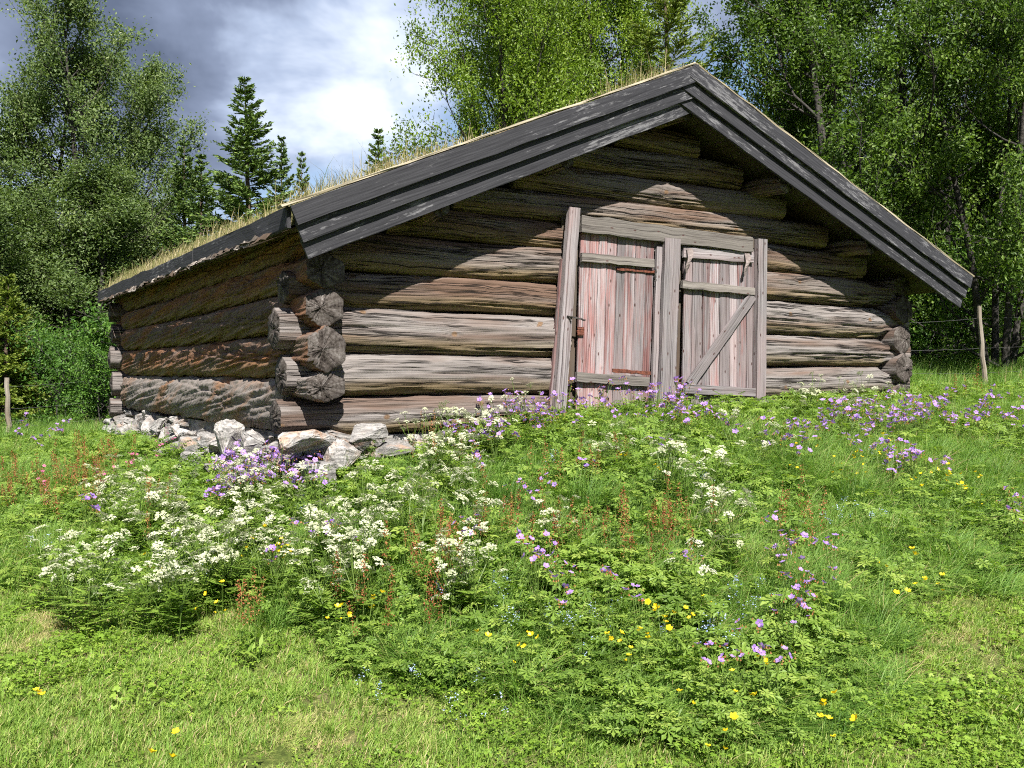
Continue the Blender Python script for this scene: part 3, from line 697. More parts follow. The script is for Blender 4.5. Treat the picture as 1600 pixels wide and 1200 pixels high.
def stone(x, y, z, size, rz, tilt=(0, 0), k=None):
    o = link('stone', SM[int(RND.integers(12)) if k is None else k], found, (x-B0[0], y-B0[1], z+EYE-B0[2]), (tilt[0], tilt[1], rz), size if hasattr(size, '__len__') else (size,)*3)
    return o
rg = np.random.default_rng(21)
azs = math.atan2(VS[1], VS[0]); azf = math.atan2(U2[1], U2[0])
for course, (z0, outw, sz) in enumerate(((-.56, .04, .36), (-.68, .13, .42), (-.81, .22, .46), (-.95, .31, .48))):
    k = -.25+.1*course
    while k < 7.7:
        s_ = sz*rg.uniform(.65, 1.35); p = C2+VS*(k+s_*.4)+NS_*(.02+outw+rg.uniform(-.06, .06))
        zt = z0+rg.uniform(-.04, .04)
        stone(p[0], p[1], zt, (s_*1.15, s_*.9, s_*rg.uniform(.6, 1.0)), azs+rg.normal(0, .35)+(math.pi if rg.random() < .5 else 0), (rg.normal(0, .25), rg.normal(0, .3)))
        k += s_*.72
for course, (z0, outw, sz) in enumerate(((-.575, -.02, .42), (-.70, .03, .44), (-.84, .08, .46), (-.98, .15, .46))):
    t = -.05
    while t < (3.0, 2.5, 1.6, 1.0)[course]:
        s_ = sz*rg.uniform(.7, 1.35); p = O2+U2*(t+s_*.45)-V2*(outw+rg.uniform(-.05, .05)-.05)
        stone(p[0], p[1], z0+rg.uniform(-.03, .03), (s_*1.15, s_*.85, s_*rg.uniform(.55, .85)), azf+rg.normal(0, .2)+(math.pi if rg.random() < .5 else 0), (rg.normal(0, .12), rg.normal(0, .12)))
        t += s_*.85
# the big corner blocks the picture shows one by one
for (px, py, D, sx, sy, sz, rz, k) in ((483, 688, 7.15, .62, .5, .42, azf-.1, 3), (572, 676, 7.55, .62, .4, .24, azf, 5), (533, 716, 7.35, .42, .4, .50, azf+.4, 7), (610, 702, 7.6, .6, .4, .26, azf, 1), (600, 740, 7.4, .62, .4, .3, azf+.1, 9), (500, 745, 7.0, .55, .45, .34, azf, 2), (395, 700, 7.7, .5, .42, .42, azs, 8), (355, 690, 8.4, .45, .4, .62, azs+.3, 6)):
    stone((px-800)/1400*D, D, (590-py)/1400*D, (sx*.85, sy*.85, sz*1.35), rz, (rg.normal(0, .1), rg.normal(0, .1)), k)
# a rubble core, so that no daylight shows between the stones
g = G(); beam(g, np.array([*(C2+VS*.1), EYE-.78]), np.array([*(C2+VS*7.5), EYE-.78]), Z3, np.array([*NS_, 0]), .56, .24, 6, .01); part('rubble_core', g, [M['stone']], found)
g = G(); beam(g, np.array([*(O2+U2*.45+V2*.18), EYE-.82]), np.array([*(O2+U2*7.6+V2*.18), EYE-.78]), Z3, NF, .6, .24, 6, .01); part('rubble_core', g, [M['stone']], found)
# loose lining boards behind the doors
for k in range(9):
    g = G(); t_ = 2.85+.31*k+.155; beam(g, F(t_, -.02, -.45), F(t_, -.02, 1.6), U3, NF, .305, .02, 3); part('lining_board', g, [M['roofboard']], frame)
# clay floor, closes the inside
g = G(); c4 = [C2+VS*.1, R2+VS*.1, BR, BL]; g.add([[*p, EYE-.45] for p in c4], [[0, 1, 2, 3]]); part('floor', g, [M['soil']])
# ------------------------------------------------------------------ trees
def tubes(g, segs, mat=0, minr=0.0):
    for pts, rad in segs:
        if rad[0] < minr: continue
        pts = np.asarray(pts); n = len(pts); k = 7 if rad[0] > .06 else (5 if rad[0] > .02 else 3)
        d = unit(np.gradient(pts, axis=0)); ref = np.where(np.abs(d[:, 2:3]) > .9, [[1., 0, 0]], [[0, 0, 1.]])
        a = unit(np.cross(d, ref)); b = np.cross(d, a); th = np.arange(k)/k*2*math.pi
        V = pts[:, None]+rad[:, None, None]*(a[:, None]*np.cos(th)[None, :, None]+b[:, None]*np.sin(th)[None, :, None])
        i, j = np.meshgrid(np.arange(n-1), np.arange(k), indexing='ij'); j2 = (j+1) % k
        g.add(V.reshape(-1, 3), np.stack([i*k+j, i*k+j2, (i+1)*k+j2, (i+1)*k+j], -1).reshape(-1, 4), mat)
def turn(rg, d, ang):
    r = unit(rg.normal(0, 1, 3)); p = unit(np.cross(d, r)); return d*math.cos(ang)+p*math.sin(ang)
def strand(rg, p, d, L, r0, r1, n, wander, trop):
    pts = [p]
    for i in range(n):
        d = unit(d+rg.normal(0, wander, 3)+np.array([0, 0, trop])); p = p+d*L/n; pts.append(p)
    return np.array(pts), np.linspace(r0, r1, n+1), d
def at_(pts, f):
    x = f*(len(pts)-1); i = min(int(x), len(pts)-2); return pts[i]+(pts[i+1]-pts[i])*(x-i), unit(pts[i+1]-pts[i])
def leaf_quads(g, rg, C, size, tint, aspect=.55, up=.6, mat=0):
    N = len(C); nrm = unit(rg.normal(0, 1, (N, 3))+np.array([0, -.15, up])); a = unit(np.cross(nrm, rg.normal(0, 1, (N, 3)))); b = np.cross(nrm, a)
    a = a*size[:, None]*.5; b = b*size[:, None]*.5*aspect; bend = nrm*size[:, None]*.12
    V = np.stack([C-a, C+b+a*.1+bend, C+a, C-b+a*.1+bend], 1).reshape(-1, 3); q = np.arange(N)*4
    g.add(V, np.stack([q, q+1, q+2, q+3], 1), mat, np.repeat(tint, 4))

def broadleaf(seed, H, R, base, nleaf, lsize, tm, lm, trunks=1, r0=.13, limbs=26, prof=None, lean=(0, 0), spread=.16, up=.25, bare=.0, fullness=5, trunk_top=.92):
    """meshes of a broadleaved tree: trunk with limbs, crown of single leaves"""
    rg = np.random.default_rng(seed); segs = []; twigs = []
    prof = prof or (lambda h: math.sin(math.pi*min(1, (h*.88+.12))**.8)**.7)
    for tk in range(trunks):
        ang = rg.uniform(0, 6.28); tilt = 0.0 if trunks == 1 else rg.uniform(.08, .28); h_ = H*(1 if tk == 0 else rg.uniform(.75, .97))
        d = unit(np.array([math.cos(ang)*tilt+lean[0], math.sin(ang)*tilt+lean[1], 1.]))
        p0 = np.array([math.cos(ang)*.18, math.sin(ang)*.18, -.15])*(trunks > 1) + np.array([0, 0, -.1])
        tp, tr, _ = strand(rg, p0, d, h_*trunk_top, r0*(1 if tk == 0 else .75), .018, 14, .05, .05); tr = np.interp(np.linspace(0, 1, 15), [0, .06, 1], [r0*1.35, r0, .015]); segs.append((tp, tr))
        for k in range(limbs//trunks):
            f = base+(1-base)*((k+rg.random())/(limbs/trunks)); h = (f-base)/(1-base)
            p, td = at_(tp, min(f, .995)); az = rg.uniform(0, 6.28); el = .25+.75*h+rg.normal(0, .15)
            dd = unit(np.array([math.cos(az), math.sin(az), math.tan(min(el, 1.25))*.7])); L = R*max(.16, prof(h))*rg.uniform(.72, 1.2)
            lp, lr, _ = strand(rg, p, dd, L, max(.012, r0*.36*(1-.6*h)), .006, 7, .13, up*.25); segs.append((lp, lr))
            ns = max(3, int(fullness+L*1.8))
            for c in range(ns):
                f2 = rg.uniform(.22, 1.0) if c else .98
                q, qd = at_(lp, f2); sl = L*rg.uniform(.22, .48)*(1.15-.5*f2)+.15
                sp_, sr, _ = strand(rg, q, turn(rg, qd, rg.uniform(.4, 1.0)), sl, .010, .004, 4, .18, up*.3); segs.append((sp_, sr))
                for c2 in range(4):
                    q2, qd2 = at_(sp_, rg.uniform(.15, 1)); tw, tr2, _ = strand(rg, q2, turn(rg, qd2, rg.uniform(.3, 1.0)), rg.uniform(.15, .42), .005, .002, 3, .2, .02)
                    twigs.append(tw)
                    if rg.random() < .35: segs.append((tw, tr2))
    g = G(); tubes(g, segs); tmesh = g.mesh('trunk', [tm], True)
    T = np.array(twigs); n = len(T); per = rg.gamma(2.2, 1/2.2, n); per[rg.random(n) < bare] *= .1; per = per/per.sum()*nleaf
    cnt = rg.poisson(per); idx = np.repeat(np.arange(n), cnt); N = len(idx); f = rg.uniform(0, 3, N); i = np.minimum(f.astype(int), 2)
    C = T[idx, i]+(T[idx, i+1]-T[idx, i])*(f-i)[:, None]+rg.normal(0, spread*.5, (N, 3))
    tt_ = np.clip(rg.normal(.45, .17, N)+rg.normal(0, .13, n)[idx], 0, 1)
    g = G(); leaf_quads(g, rg, C, lsize*rg.uniform(.6, 1.35, N), tt_)
    return tmesh, g.mesh('crown', [lm])

def spruce(seed, H, R, nm, sparse=1.0, base=.06, upturn=.5, nlen=.10, powr=.85):
    rg = np.random.default_rng(seed); segs = []; NC = []; ND = []
    tp, tr, _ = strand(rg, np.array([0, 0, -.1]), np.array([0, 0, 1.]), H+.1, .012*H+.03, .006, 14, .008, .1); segs.append((tp, tr))
    nw = int(H*5.2*sparse)
    for k in range(nw):
        f = base+(1-base)*((k+.5)/nw)**.92; h = (f-base)/(1-base); p, _ = at_(tp, min(f, .998)); Lw = R*(1-h)**powr+.07
        for c in range(rg.integers(5, 8)):
            az = rg.uniform(0, 6.28); L = Lw*rg.uniform(.6, 1.15); el = -.25+.85*h**1.5+rg.normal(0, .1)
            d = unit(np.array([math.cos(az), math.sin(az), math.tan(el)])); bp, br, _ = strand(rg, p, d, L, .012*(1-h)+.004, .002, 5, .05, upturn*.16); segs.append((bp, br))
            m = int(L*34)+6
            side = unit(np.cross(d, [0, 0, 1]))
            for s_ in range(m):
                fb = rg.uniform(.12, 1); q, qd = at_(bp, fb); tl = L*.36*(1.05-fb)+.08
                sd = unit(qd*.8+side*rg.choice([-1, 1])*rg.uniform(.3, 1.1)+np.array([0, 0, rg.normal(-.12, .2)]))
                nn_ = max(2, int(tl/.045))
                for z_ in range(nn_):
                    NC.append(q+sd*tl*(z_+.5)/nn_); ND.append(sd)
    NC = np.array(NC); ND = np.array(ND); N = len(NC)
    d = unit(ND+rg.normal(0, .35, (N, 3))); s = unit(np.cross(d, rg.normal(0, 1, (N, 3)))); ln = nlen*rg.uniform(.7, 1.3, N)[:, None]; wd = nlen*.34*rg.uniform(.7, 1.2, N)[:, None]
    V = np.stack([NC-d*ln*.5, NC+s*wd*.5, NC+d*ln*.5, NC-s*wd*.5], 1).reshape(-1, 3); q = np.arange(N)*4
    g = G(); tubes(g, segs); tmesh = g.mesh('trunk', [M['sprucetrunk']], True)
    g = G(); g.add(V, np.stack([q, q+1, q+2, q+3], 1), 0, np.repeat(np.clip(rg.normal(.5, .22, N), 0, 1), 4))
    return tmesh, g.mesh('crown', [nm])

def plant_tree(name, meshes, px, D, label, cat='tree', rz=0.0, sc=1.0, group=None, z=0.0):
    x = (px-800)/1400*D
    o = empty(name, (x, D, g1(x, D)+z), None, (0, 0, rz), 1.0); o.scale = sc if hasattr(sc, '__len__') else (sc,)*3
    tag(o, label, cat, group); link('trunk', meshes[0], o); link('crown', meshes[1], o)
    return o
ovalp = lambda h: (.55+.6*h if h < .5 else .85*math.sqrt(max(.02, 1-((h-.5)/.52)**2)))
widep = lambda h: (1-.62*h)
tallp = lambda h: .95*math.sqrt(max(.02, 1-(h-.28)**2/.54))
alderA = broadleaf(1, 10.9, 2.75, .14, 72000, .084, M['trunk'], M['leaf_alder'], 2, .13, 60, tallp, spread=.27, up=.5)
alderB = broadleaf(2, 9.0, 2.3, .05, 52000, .085, M['trunk'], M['leaf_alder'], 2, .12, 48, widep, spread=.32, up=.4)
birchA = broadleaf(3, 11.5, 3.1, .10, 104000, .080, M['trunk'], M['leaf_birch'], 3, .10, 72, tallp, spread=.32, up=.3)
willowA = broadleaf(4, 10.5, 4.2, .05, 74000, .084, M['trunk'], M['leaf_willow'], 3, .16, 54, widep, spread=.24, up=.35, bare=.26)
willowB = broadleaf(5, 9.0, 3.4, .03, 66000, .084, M['trunk'], M['leaf_willow'], 4, .085, 56, widep, spread=.26, up=.3, bare=.2)
bushA = broadleaf(6, 2.2, 1.3, .02, 9000, .075, M['trunk'], M['bush'], 4, .03, 32, lambda h: 1.0-.5*h, spread=.2, up=.3, fullness=3)
spA = spruce(11, 8.6, 1.9, M['needle'], 1.0, nlen=.115, powr=.8); spB = spruce(12, 7.5, 1.35, M['needle'], .9, nlen=.12, powr=.75)
spY = spruce(13, 3.2, 1.05, M['needle_young'], 1.9, .02, nlen=.105); spS = spruce(14, 10.2, 1.45, M['needle_young'], .40, .35, 1.1, nlen=.10, powr=.62)
# left wood
plant_tree('alder_tree', alderA, 190, 25, 'tall airy alder with dark trunk, second broadleaf tree from the picture edge', rz=.4, sc=(1.0, 1.0, 1.08))
plant_tree('alder_tree', alderA, -12, 24, 'tall alder cut by the picture edge behind the leaning young spruce', rz=2.9, sc=(1.05, 1.05, .97))
plant_tree('alder_tree', alderB, 105, 22.5, 'lower leafy alder filling the gap between the two tall alders', rz=1.0, sc=(1, 1, .72))
plant_tree('alder_tree', alderB, 262, 27, 'bushy alder standing just behind the far corner of the turf roof', rz=4.0, sc=(.95, .95, .66))
plant_tree('alder_tree', alderB, -60, 21, 'alder mostly outside the picture at the far left', rz=5.2, sc=(1, 1, .8))
plant_tree('alder_tree', alderB, 30, 31, 'hazy alder deep in the wood behind the tall pair', rz=2.2, sc=(1.3, 1.3, .85))
plant_tree('alder_tree', alderB, 170, 33, 'alder deep in the wood seen low through the trunks', rz=.2, sc=(1.3, 1.3, .8))
plant_tree('spruce_tree', spA, 391, 22, 'dark spruce with sharp tip rising above the left eave', rz=.3, sc=(1.15, 1.15, .92))
plant_tree('spruce_tree', spB, 291, 25, 'slim spruce tip directly beside the tall airy alder', rz=1.3, sc=(1.0, 1.0, .95))
plant_tree('spruce_tree', spB, 318, 23, 'slim spruce between the airy alder and the dark spruce', rz=2.2, sc=(.95, .95, .84))
plant_tree('spruce_tree', spB, 441, 26, 'thin spruce on the right flank of the dark spruce', rz=3.0, sc=(.85, .85, .97))
plant_tree('spruce_tree', spB, 470, 23, 'short spruce top just showing over the roof grass', rz=4.1, sc=(.6, .6, .82))
plant_tree('spruce_tree', spB, 588, 34, 'small lone distant spruce tip above the middle of the left roof slope', rz=5.1, sc=(1.25, 1.25, 1.22))
plant_tree('young_spruce', spY, 6, 17.5, 'small yellow green young spruce by the left fence post', rz=.6, sc=(.95, .95, .95))
# behind the roof
plant_tree('birch_tree', birchA, 795, 20, 'bright green birch behind the left roof slope', rz=.9, sc=(.82, .82, 1.0))
plant_tree('birch_tree', birchA, 930, 21.5, 'bright green birch behind the ridge with its top out of the picture', rz=3.5, sc=(.86, .86, 1.02))
plant_tree('birch_tree', birchA, 860, 23.5, 'bright green birch between and behind the two birches at the ridge', rz=1.9, sc=(.9, .9, 1.05))
plant_tree('young_spruce', spS, 1052, 18, 'sparse pale young spruce top above the roof peak', rz=1.1, sc=(1, 1, .90))
# right wood
plant_tree('willow_tree', willowA, 1345, 17.5, 'large dark willow over the right roof slope', rz=.5)
plant_tree('willow_tree', willowB, 1560, 16.5, 'leafy willow at the right picture edge beside the fence post', rz=4.4, sc=(.85, .85, 1.05))
plant_tree('willow_tree', willowB, 1262, 21, 'willow just right of the roof peak with blue sky beside it', rz=3.3, sc=(.6, .6, .98))
plant_tree('willow_tree', willowA, 1480, 23, 'tall willow standing behind the large dark willow', rz=4.4, sc=(.95, .95, 1.15))
plant_tree('willow_tree', willowB, 1660, 21, 'willow mostly beyond the right picture edge', rz=5.6, sc=(1, 1, 1.2))
plant_tree('willow_tree', willowA, 1300, 27, 'tall willow behind the right roof slope closing the gaps', rz=2.7, sc=(1.05, 1.05, 1.25))
plant_tree('willow_tree', willowB, 1560, 29, 'willow deep in the shade of the right wood', rz=1.6, sc=(1.3, 1.3, .9))
plant_tree('willow_tree', willowB, 1430, 31, 'willow far back in the right wood behind the gable corner', rz=.1, sc=(1.2, 1.2, .9))
for k, (m_, px, D, lab, s) in enumerate(((alderA, -260, 23, 'alder standing beyond the left edge of the picture', 1.0), (alderB, -420, 26, 'second alder beyond the left edge of the picture', 1.05), (birchA, -620, 27, 'third tree beyond the left edge of the picture', .9),
        (willowA, 1830, 20, 'willow standing beyond the right edge of the picture', .95), (willowB, 2020, 24, 'second willow beyond the right edge of the picture', 1.1), (willowA, 2250, 26, 'third tree beyond the right edge of the picture', 1.0))):
    plant_tree('alder_tree' if px < 0 else 'willow_tree', m_, px, D, lab, rz=k*1.9, sc=s)
# bushes
for k, (px, D, s, lab) in enumerate(((110, 16.5, .75, 'green bush right of the left fence post'), (165, 15.6, .62, 'green bush touching the far left barn corner'), (60, 18.5, .8, 'green bush behind the left fence wire'), (205, 18, 1.1, 'green bush in the shade behind the far barn corner'),
        (-30, 19, 1.2, 'green bush at the left picture edge under the alders'), (1500, 21, 1.25, 'olive bush in the shade behind the right fence post'), (1590, 22.5, 1.3, 'olive bush at the right picture edge under the willows'), (1460, 19.5, 1.0, 'olive bush beside the right barn corner'), (1620, 19, .8, 'low bush beyond the right picture edge'), (20, 23.5, 1.4, 'green thicket behind the young spruce'))):
    plant_tree('bush', bushA, px, D, lab, 'bush', k*1.3, s)
# the wood closes behind in one mass
rg = np.random.default_rng(77); g = G(); N = 90000
az = rg.uniform(-1.5, 1.5, N); az = np.where(np.abs(az+.02) < .18, np.sign(az)*.2+az, az); D = rg.uniform(36, 50, N)
x = az*D; hh = (2.2+4.2*fbm(az*16+4, D*.16, 3))*np.clip((np.abs(az)-.12)*6, .35, 1.2); zf = rg.random(N)**.8
zg = np.concatenate([ground(x[i:i+4000], D[i:i+4000]) for i in range(0, N, 4000)])
leaf_quads(g, rg, np.stack([x, D, zg+zf*hh], 1), rg.uniform(.18, .4, N), np.clip(rg.normal(.35, .2, N), 0, 1))
tag(link('distant_wood', g.mesh('distant_wood', [M['leaf_alder']])), 'far mass of green wood behind the nearer trees', 'wood', kind='stuff')

# ------------------------------------------------------------------ fence
def fence_post(px_base, py_base, px_top, py_top, D, w_, label, seed):
    xb = (px_base-800)/1400*D; zb = g1(xb, D); zt = EYE+(590-py_top)/1400*D; xt = (px_top-800)/1400*D
    g = G(); n = 9; s = np.linspace(0, 1, n); rg = np.random.default_rng(seed); pts = np.stack([xb+(xt-xb)*s, np.zeros(n), (zb-.2)+(zt-zb+.2)*s], 1); pts[1:-1, :2] += rg.normal(0, .012, (n-2, 2))
    k = 8; th = np.arange(k)/k*2*math.pi; V = []; uv = []
    for i in range(n):
        rr = w_/2*(1.12-.25*s[i])*(1+rg.normal(0, .06, k)); V.append(pts[i]+np.stack([np.cos(th)*rr, np.sin(th)*rr, np.zeros(k)], 1)); uv.append(np.c_[np.full(k, s[i]*1.5), th*w_/2])
    V = np.concatenate(V); i, j = np.meshgrid(np.arange(n-1), np.arange(k), indexing='ij'); j2 = (j+1) % k
    base = np.array([xb, 0, zb]); g.add(V-base, np.stack([i*k+j, i*k+j2, (i+1)*k+j2, (i+1)*k+j], -1).reshape(-1, 4), 0, .5, np.concatenate(uv))
    g.f.append((np.arange(k)+(n-1)*k).reshape(1, -1)); g.m.append(np.array([0]))
    o = link('fence_post', g.mesh('fence_post', [M['fencepost']]), None, (xb, D, zb)); tag(o, label, 'fence post', 'posts of the old wire fence')
    return np.array([xb, D, zb]), np.array([xt, D, zt])
r1 = fence_post(1541, 612, 1530, 478, 14.2, .075, 'leaning grey fence post by the right wood', 1)
l1 = fence_post(13, 690, 11, 590, 14.8, .085, 'short grey fence post at the left picture edge', 2)
def wire(pa, pb, sag, label):
    g = G(); s = np.linspace(0, 1, 14)[:, None]; P = pa+(pb-pa)*s; P[:, 2] -= sag*4*(s*(1-s)).ravel(); tubes(g, [(P, np.full(14, .0022))])
    c = (pa+pb)/2; o = link('fence_wire', g.mesh('fence_wire', [M['wire']], True, c), None, c); tag(o, label, 'wire', 'wires of the old wire fence')
for k, f in enumerate((.86, .52, .24)):
    pa = r1[0]+(r1[1]-r1[0])*f; hgt = pa[2]-r1[0][2]
    wire(pa, np.array([10.5, 15.2, g1(10.5, 15.2)+hgt]), .02, ('top', 'middle', 'lowest')[k]+' fence wire running from the leaning post out of the picture')
    wire(pa, np.array([5.6, 15.0, g1(5.6, 15.0)+hgt*.9]), .03, ('top', 'middle', 'lowest')[k]+' fence wire between the leaning post and the barn')
    pl = l1[0]+(l1[1]-l1[0])*f*1.0; hl = pl[2]-l1[0][2]
    wire(pl, np.array([-6.6, 15.8, g1(-6.6, 15.8)+hl]), .03, ('top', 'middle', 'lowest')[k]+' fence wire between the left post and the far barn corner')
# ------------------------------------------------------------------ meadow and lawn
def scatter(name, P, rot, scl, idx, protos, label, cat):
    """one object of ground cover: small clumps set on points"""
    scl = np.asarray(scl); scl = np.repeat(scl[:, None], 3, 1) if scl.ndim == 1 else scl
    me = bpy.data.meshes.new(name); me.vertices.add(len(P)); me.vertices.foreach_set('co', np.asarray(P, np.float32).ravel())
    for nm, ty, arr in (('rot', 'FLOAT_VECTOR', rot), ('scl', 'FLOAT_VECTOR', scl), ('idx', 'INT', idx)):
        at = me.attributes.new(nm, ty, 'POINT'); at.data.foreach_set('vector' if ty == 'FLOAT_VECTOR' else 'value', np.asarray(arr, np.int32 if ty == 'INT' else np.float32).ravel())
    o = link(name, me); tag(o, label, cat, kind='stuff')
    pc = bpy.data.collections.new(name+'_clumps')
    for i, m in enumerate(protos):
        po = bpy.data.objects.new('%s_clump_%02d' % (name, i), m); pc.objects.link(po)
    ng = bpy.data.node_groups.new(name+'_scatter', 'GeometryNodeTree')
    ng.interface.new_socket('Geometry', in_out='INPUT', socket_type='NodeSocketGeometry'); ng.interface.new_socket('Geometry', in_out='OUTPUT', socket_type='NodeSocketGeometry')
    n = NT(ng); gi = n('NodeGroupInput')
    ci = n('GeometryNodeCollectionInfo', {'Collection': pc, 'Separate Children': True, 'Reset Children': True})
    def attr(nm, ty): return n('GeometryNodeInputNamedAttribute', {'Name': nm}, data_type=ty).outputs[0]
    er = n('FunctionNodeEulerToRotation', {0: attr('rot', 'FLOAT_VECTOR')})
    ip = n('GeometryNodeInstanceOnPoints', {'Points': gi.outputs[0], 'Instance': ci.outputs[0], 'Pick Instance': True, 'Instance Index': attr('idx', 'INT'), 'Rotation': er.outputs[0], 'Scale': attr('scl', 'FLOAT_VECTOR')})
    n('NodeGroupOutput', {0: ip.outputs[0]})
    md = o.modifiers.new('scatter', 'NODES'); md.node_group = ng
    return o

# edge of the mown lawn, read along the photograph and laid on the ground
_EDGE = [(-200, 905), (0, 905), (130, 912), (260, 925), (380, 945), (470, 985), (560, 1040), (680, 1052), (760, 1085), (860, 1110), (980, 1150), (1110, 1165), (1230, 1135), (1330, 1075), (1390, 985), (1430, 925), (1520, 905), (1600, 890), (1800, 880)]
_er = np.array([(p-800)/1400 for p, _ in _EDGE]); _eD = np.array([hit(p, q, .05)[1] for p, q in _EDGE])
def past_edge(x, y): return y - np.interp(x/np.maximum(y, .1), _er, _eD) + .35*(fbm(x*2.3+3, y*2.3, 3)-.5)
def in_barn(x, y, mg=0.0):
    t = (x-O2[0])*U2[0]+(y-O2[1])*U2[1]; s = (x-O2[0])*V2[0]+(y-O2[1])*V2[1]
    tl = t - (-.10-.02)*0 + s*math.tan(S-A)     # left wall runs a little outwards
    return (tl > .15-mg) & (t < 8.15) & (s > -.02-mg) & (s < 9)
def gz(x, y): return np.concatenate([ground(x[i:i+6000], y[i:i+6000]) for i in range(0, len(x), 6000)]) if len(x) else np.zeros(0)

def tuft(seed, n, rad, h0, h1, w0, w1, lean, mat, tc, ts, seg=2, dry=.05, clumps=0):
    rg = np.random.default_rng(seed); g = G(); r = rad*np.sqrt(rg.random(n)); a_ = rg.uniform(0, 6.28, n)
    base = np.stack([r*np.cos(a_), r*np.sin(a_), np.full(n, -.01)], 1); h = rg.uniform(h0, h1, n)
    ti = rg.normal(tc, ts, n)
    if clumps:                                                         # blades gather in little tufts of unlike height and green
        rc = rad*np.sqrt(rg.random(clumps)); ac = rg.uniform(0, 6.28, clumps); cc = np.stack([rc*np.cos(ac), rc*np.sin(ac)], 1); w_ = rg.integers(0, clumps, n)
        base[:, :2] = cc[w_]+rg.normal(0, rad*.13, (n, 2)); h = h*rg.uniform(.6, 1.3, clumps)[w_]; ti = ti+rg.normal(0, .10, clumps)[w_]
    ti = np.clip(ti, 0, .9); ti[rg.random(n) < dry] = 1.0
    blades(g, base, h, rg.uniform(w0, w1, n), rg.uniform(0, 6.28, n), rg.uniform(*lean, n), ti, seg, rg)
    return g.mesh('clump', [mat])
lawnP = [tuft(700+i, 720, .15, .020, .066, .003, .0078, (.15, 1.0), M['grass_lawn'], .45, .2, 2, .05+.05*(i % 2), 26) for i in range(8)]
lawnP += [tuft(710+i, 620, .14, .02, .05, .0022, .005, (.4, 1.4), M['grass_lawn'], .78, .18, 2, .40, 22) for i in range(4)]
tallP = [tuft(720+i, 1250, .22, .16, .46, .003, .007, (.1, .75), M['grass_tall'], .45, .2, 3, .04, 34) for i in range(9)]
farP = [tuft(735+i, 420, .34, .16, .46, .006, .012, (.1, .75), M['grass_tall'], .45, .2, 2, .04, 20) for i in range(5)]
def slope_rot(x, y, rg, tilt=.05):
    e = .15; sx = (gz(x+e, y)-gz(x-e, y))/(2*e); sy = (gz(x, y+e)-gz(x, y-e))/(2*e); rz = rg.uniform(0, 6.28, len(x)); out = np.zeros((len(x), 3))
    for i in range(len(x)):
        q = Vector((-sx[i], -sy[i], 1)).to_track_quat('Z', 'Y') @ Euler((0, 0, rz[i])).to_quaternion(); out[i] = q.to_euler()
    return out + np.c_[rg.normal(0, tilt, len(x)), rg.normal(0, tilt, len(x)), np.zeros(len(x))]
def sheet(step, D0, D1, r0=-1.2, r1=1.25):
    """a jittered grid of spots over the wedge of ground in view"""
    X, Y = np.meshgrid(np.arange(-D1*1.25, D1*1.25, step), np.arange(D0, D1, step)); X = X.ravel()+rg.uniform(-.5, .5, X.size)*step; Y = Y.ravel()+rg.uniform(-.5, .5, Y.size)*step
    ok = (X/Y > r0) & (X/Y < r1); return X[ok], Y[ok]
rg = np.random.default_rng(31)
# lawn
x, y = sheet(.165, 1.6, 7.4); pe = past_edge(x, y)
ok = (pe < .12); x, y, pe = x[ok], y[ok], pe[ok]; N = len(x); dryz = fbm(x*1.1+20, y*1.1+7, 4)
dryz += .16*np.exp(-(((x+.30)/.75)**2+((y-4.05)/.30)**2)) + .12*np.exp(-(((x-1.9)/.5)**2+((y-4.4)/.5)**2)); ok = rg.random(N) > np.clip((dryz-.60)*4, 0, .15); x, y, dryz = x[ok], y[ok], dryz[ok]; N = len(x)
idx = np.where(rg.random(N) < np.clip((dryz-.52)*5, .03, .7), rg.integers(8, 12, N), rg.integers(0, 8, N))
scatter('lawn_grass', np.stack([x, y, gz(x, y)], 1), slope_rot(x, y, rg), np.stack([rg.uniform(.85, 1.2, N), rg.uniform(.85, 1.2, N), rg.uniform(.65, 1.35, N)], 1), idx, lawnP, 'short mown grass with dry patches in the foreground', 'grass')
# low herbs in the lawn
def small_leaf(g, c, size, az, tilt, tint, lobes=3, mat=0, rg=RND):
    """a little leaf of round lobes"""
    ca, sa = math.cos(az), math.sin(az); ex = np.array([ca, sa, 0.]); ey = np.array([-sa*math.cos(tilt), ca*math.cos(tilt), math.sin(tilt)]); nz = np.cross(ex, ey)
    for l in range(lobes):
        th = (l-(lobes-1)/2)*(2.1 if lobes == 3 else 4.6/lobes); d = ey*math.cos(th)+ex*math.sin(th); p = ex*math.cos(th)-ey*math.sin(th)
        V = np.array([c, c+d*size*.55+p*size*.34+nz*size*.08, c+d*size+p*size*.12, c+d*size-p*size*.12, c+d*size*.55-p*size*.34+nz*size*.08])
        g.add(V, [[0, 1, 2, 3, 4]], mat, tint)
def herbclump(seed, n, rad, s0, s1, h0, h1, lobes, mat):
    rg = np.random.default_rng(seed); g = G()
    for k in range(n):
        rr = rad*math.sqrt(rg.random()); a_ = rg.uniform(0, 6.28); c = np.array([rr*math.cos(a_), rr*math.sin(a_), rg.uniform(h0, h1)])
        small_leaf(g, c, rg.uniform(s0, s1), rg.uniform(0, 6.28), rg.normal(.15, .35), float(np.clip(rg.normal(.5, .2), 0, 1)), lobes, 0, rg)
    return g.mesh('clump', [mat])
clP = [herbclump(740+i, 50, .16, .006, .016, .008, .042, 3+2*(i % 2), M['clover']) for i in range(5)]
N = 8600; r = rg.uniform(-1.2, 1.25, N); D = np.sqrt(rg.uniform(1.7**2, 7.0**2, N)); x = r*D; y = D; pe = past_edge(x, y); cz = fbm(x*1.3+70, y*1.3+31, 4)
ok = (pe < .3) & (rg.random(N) < np.clip((cz-.42)*4, .06, .8)); x, y = x[ok], y[ok]; N = len(x)
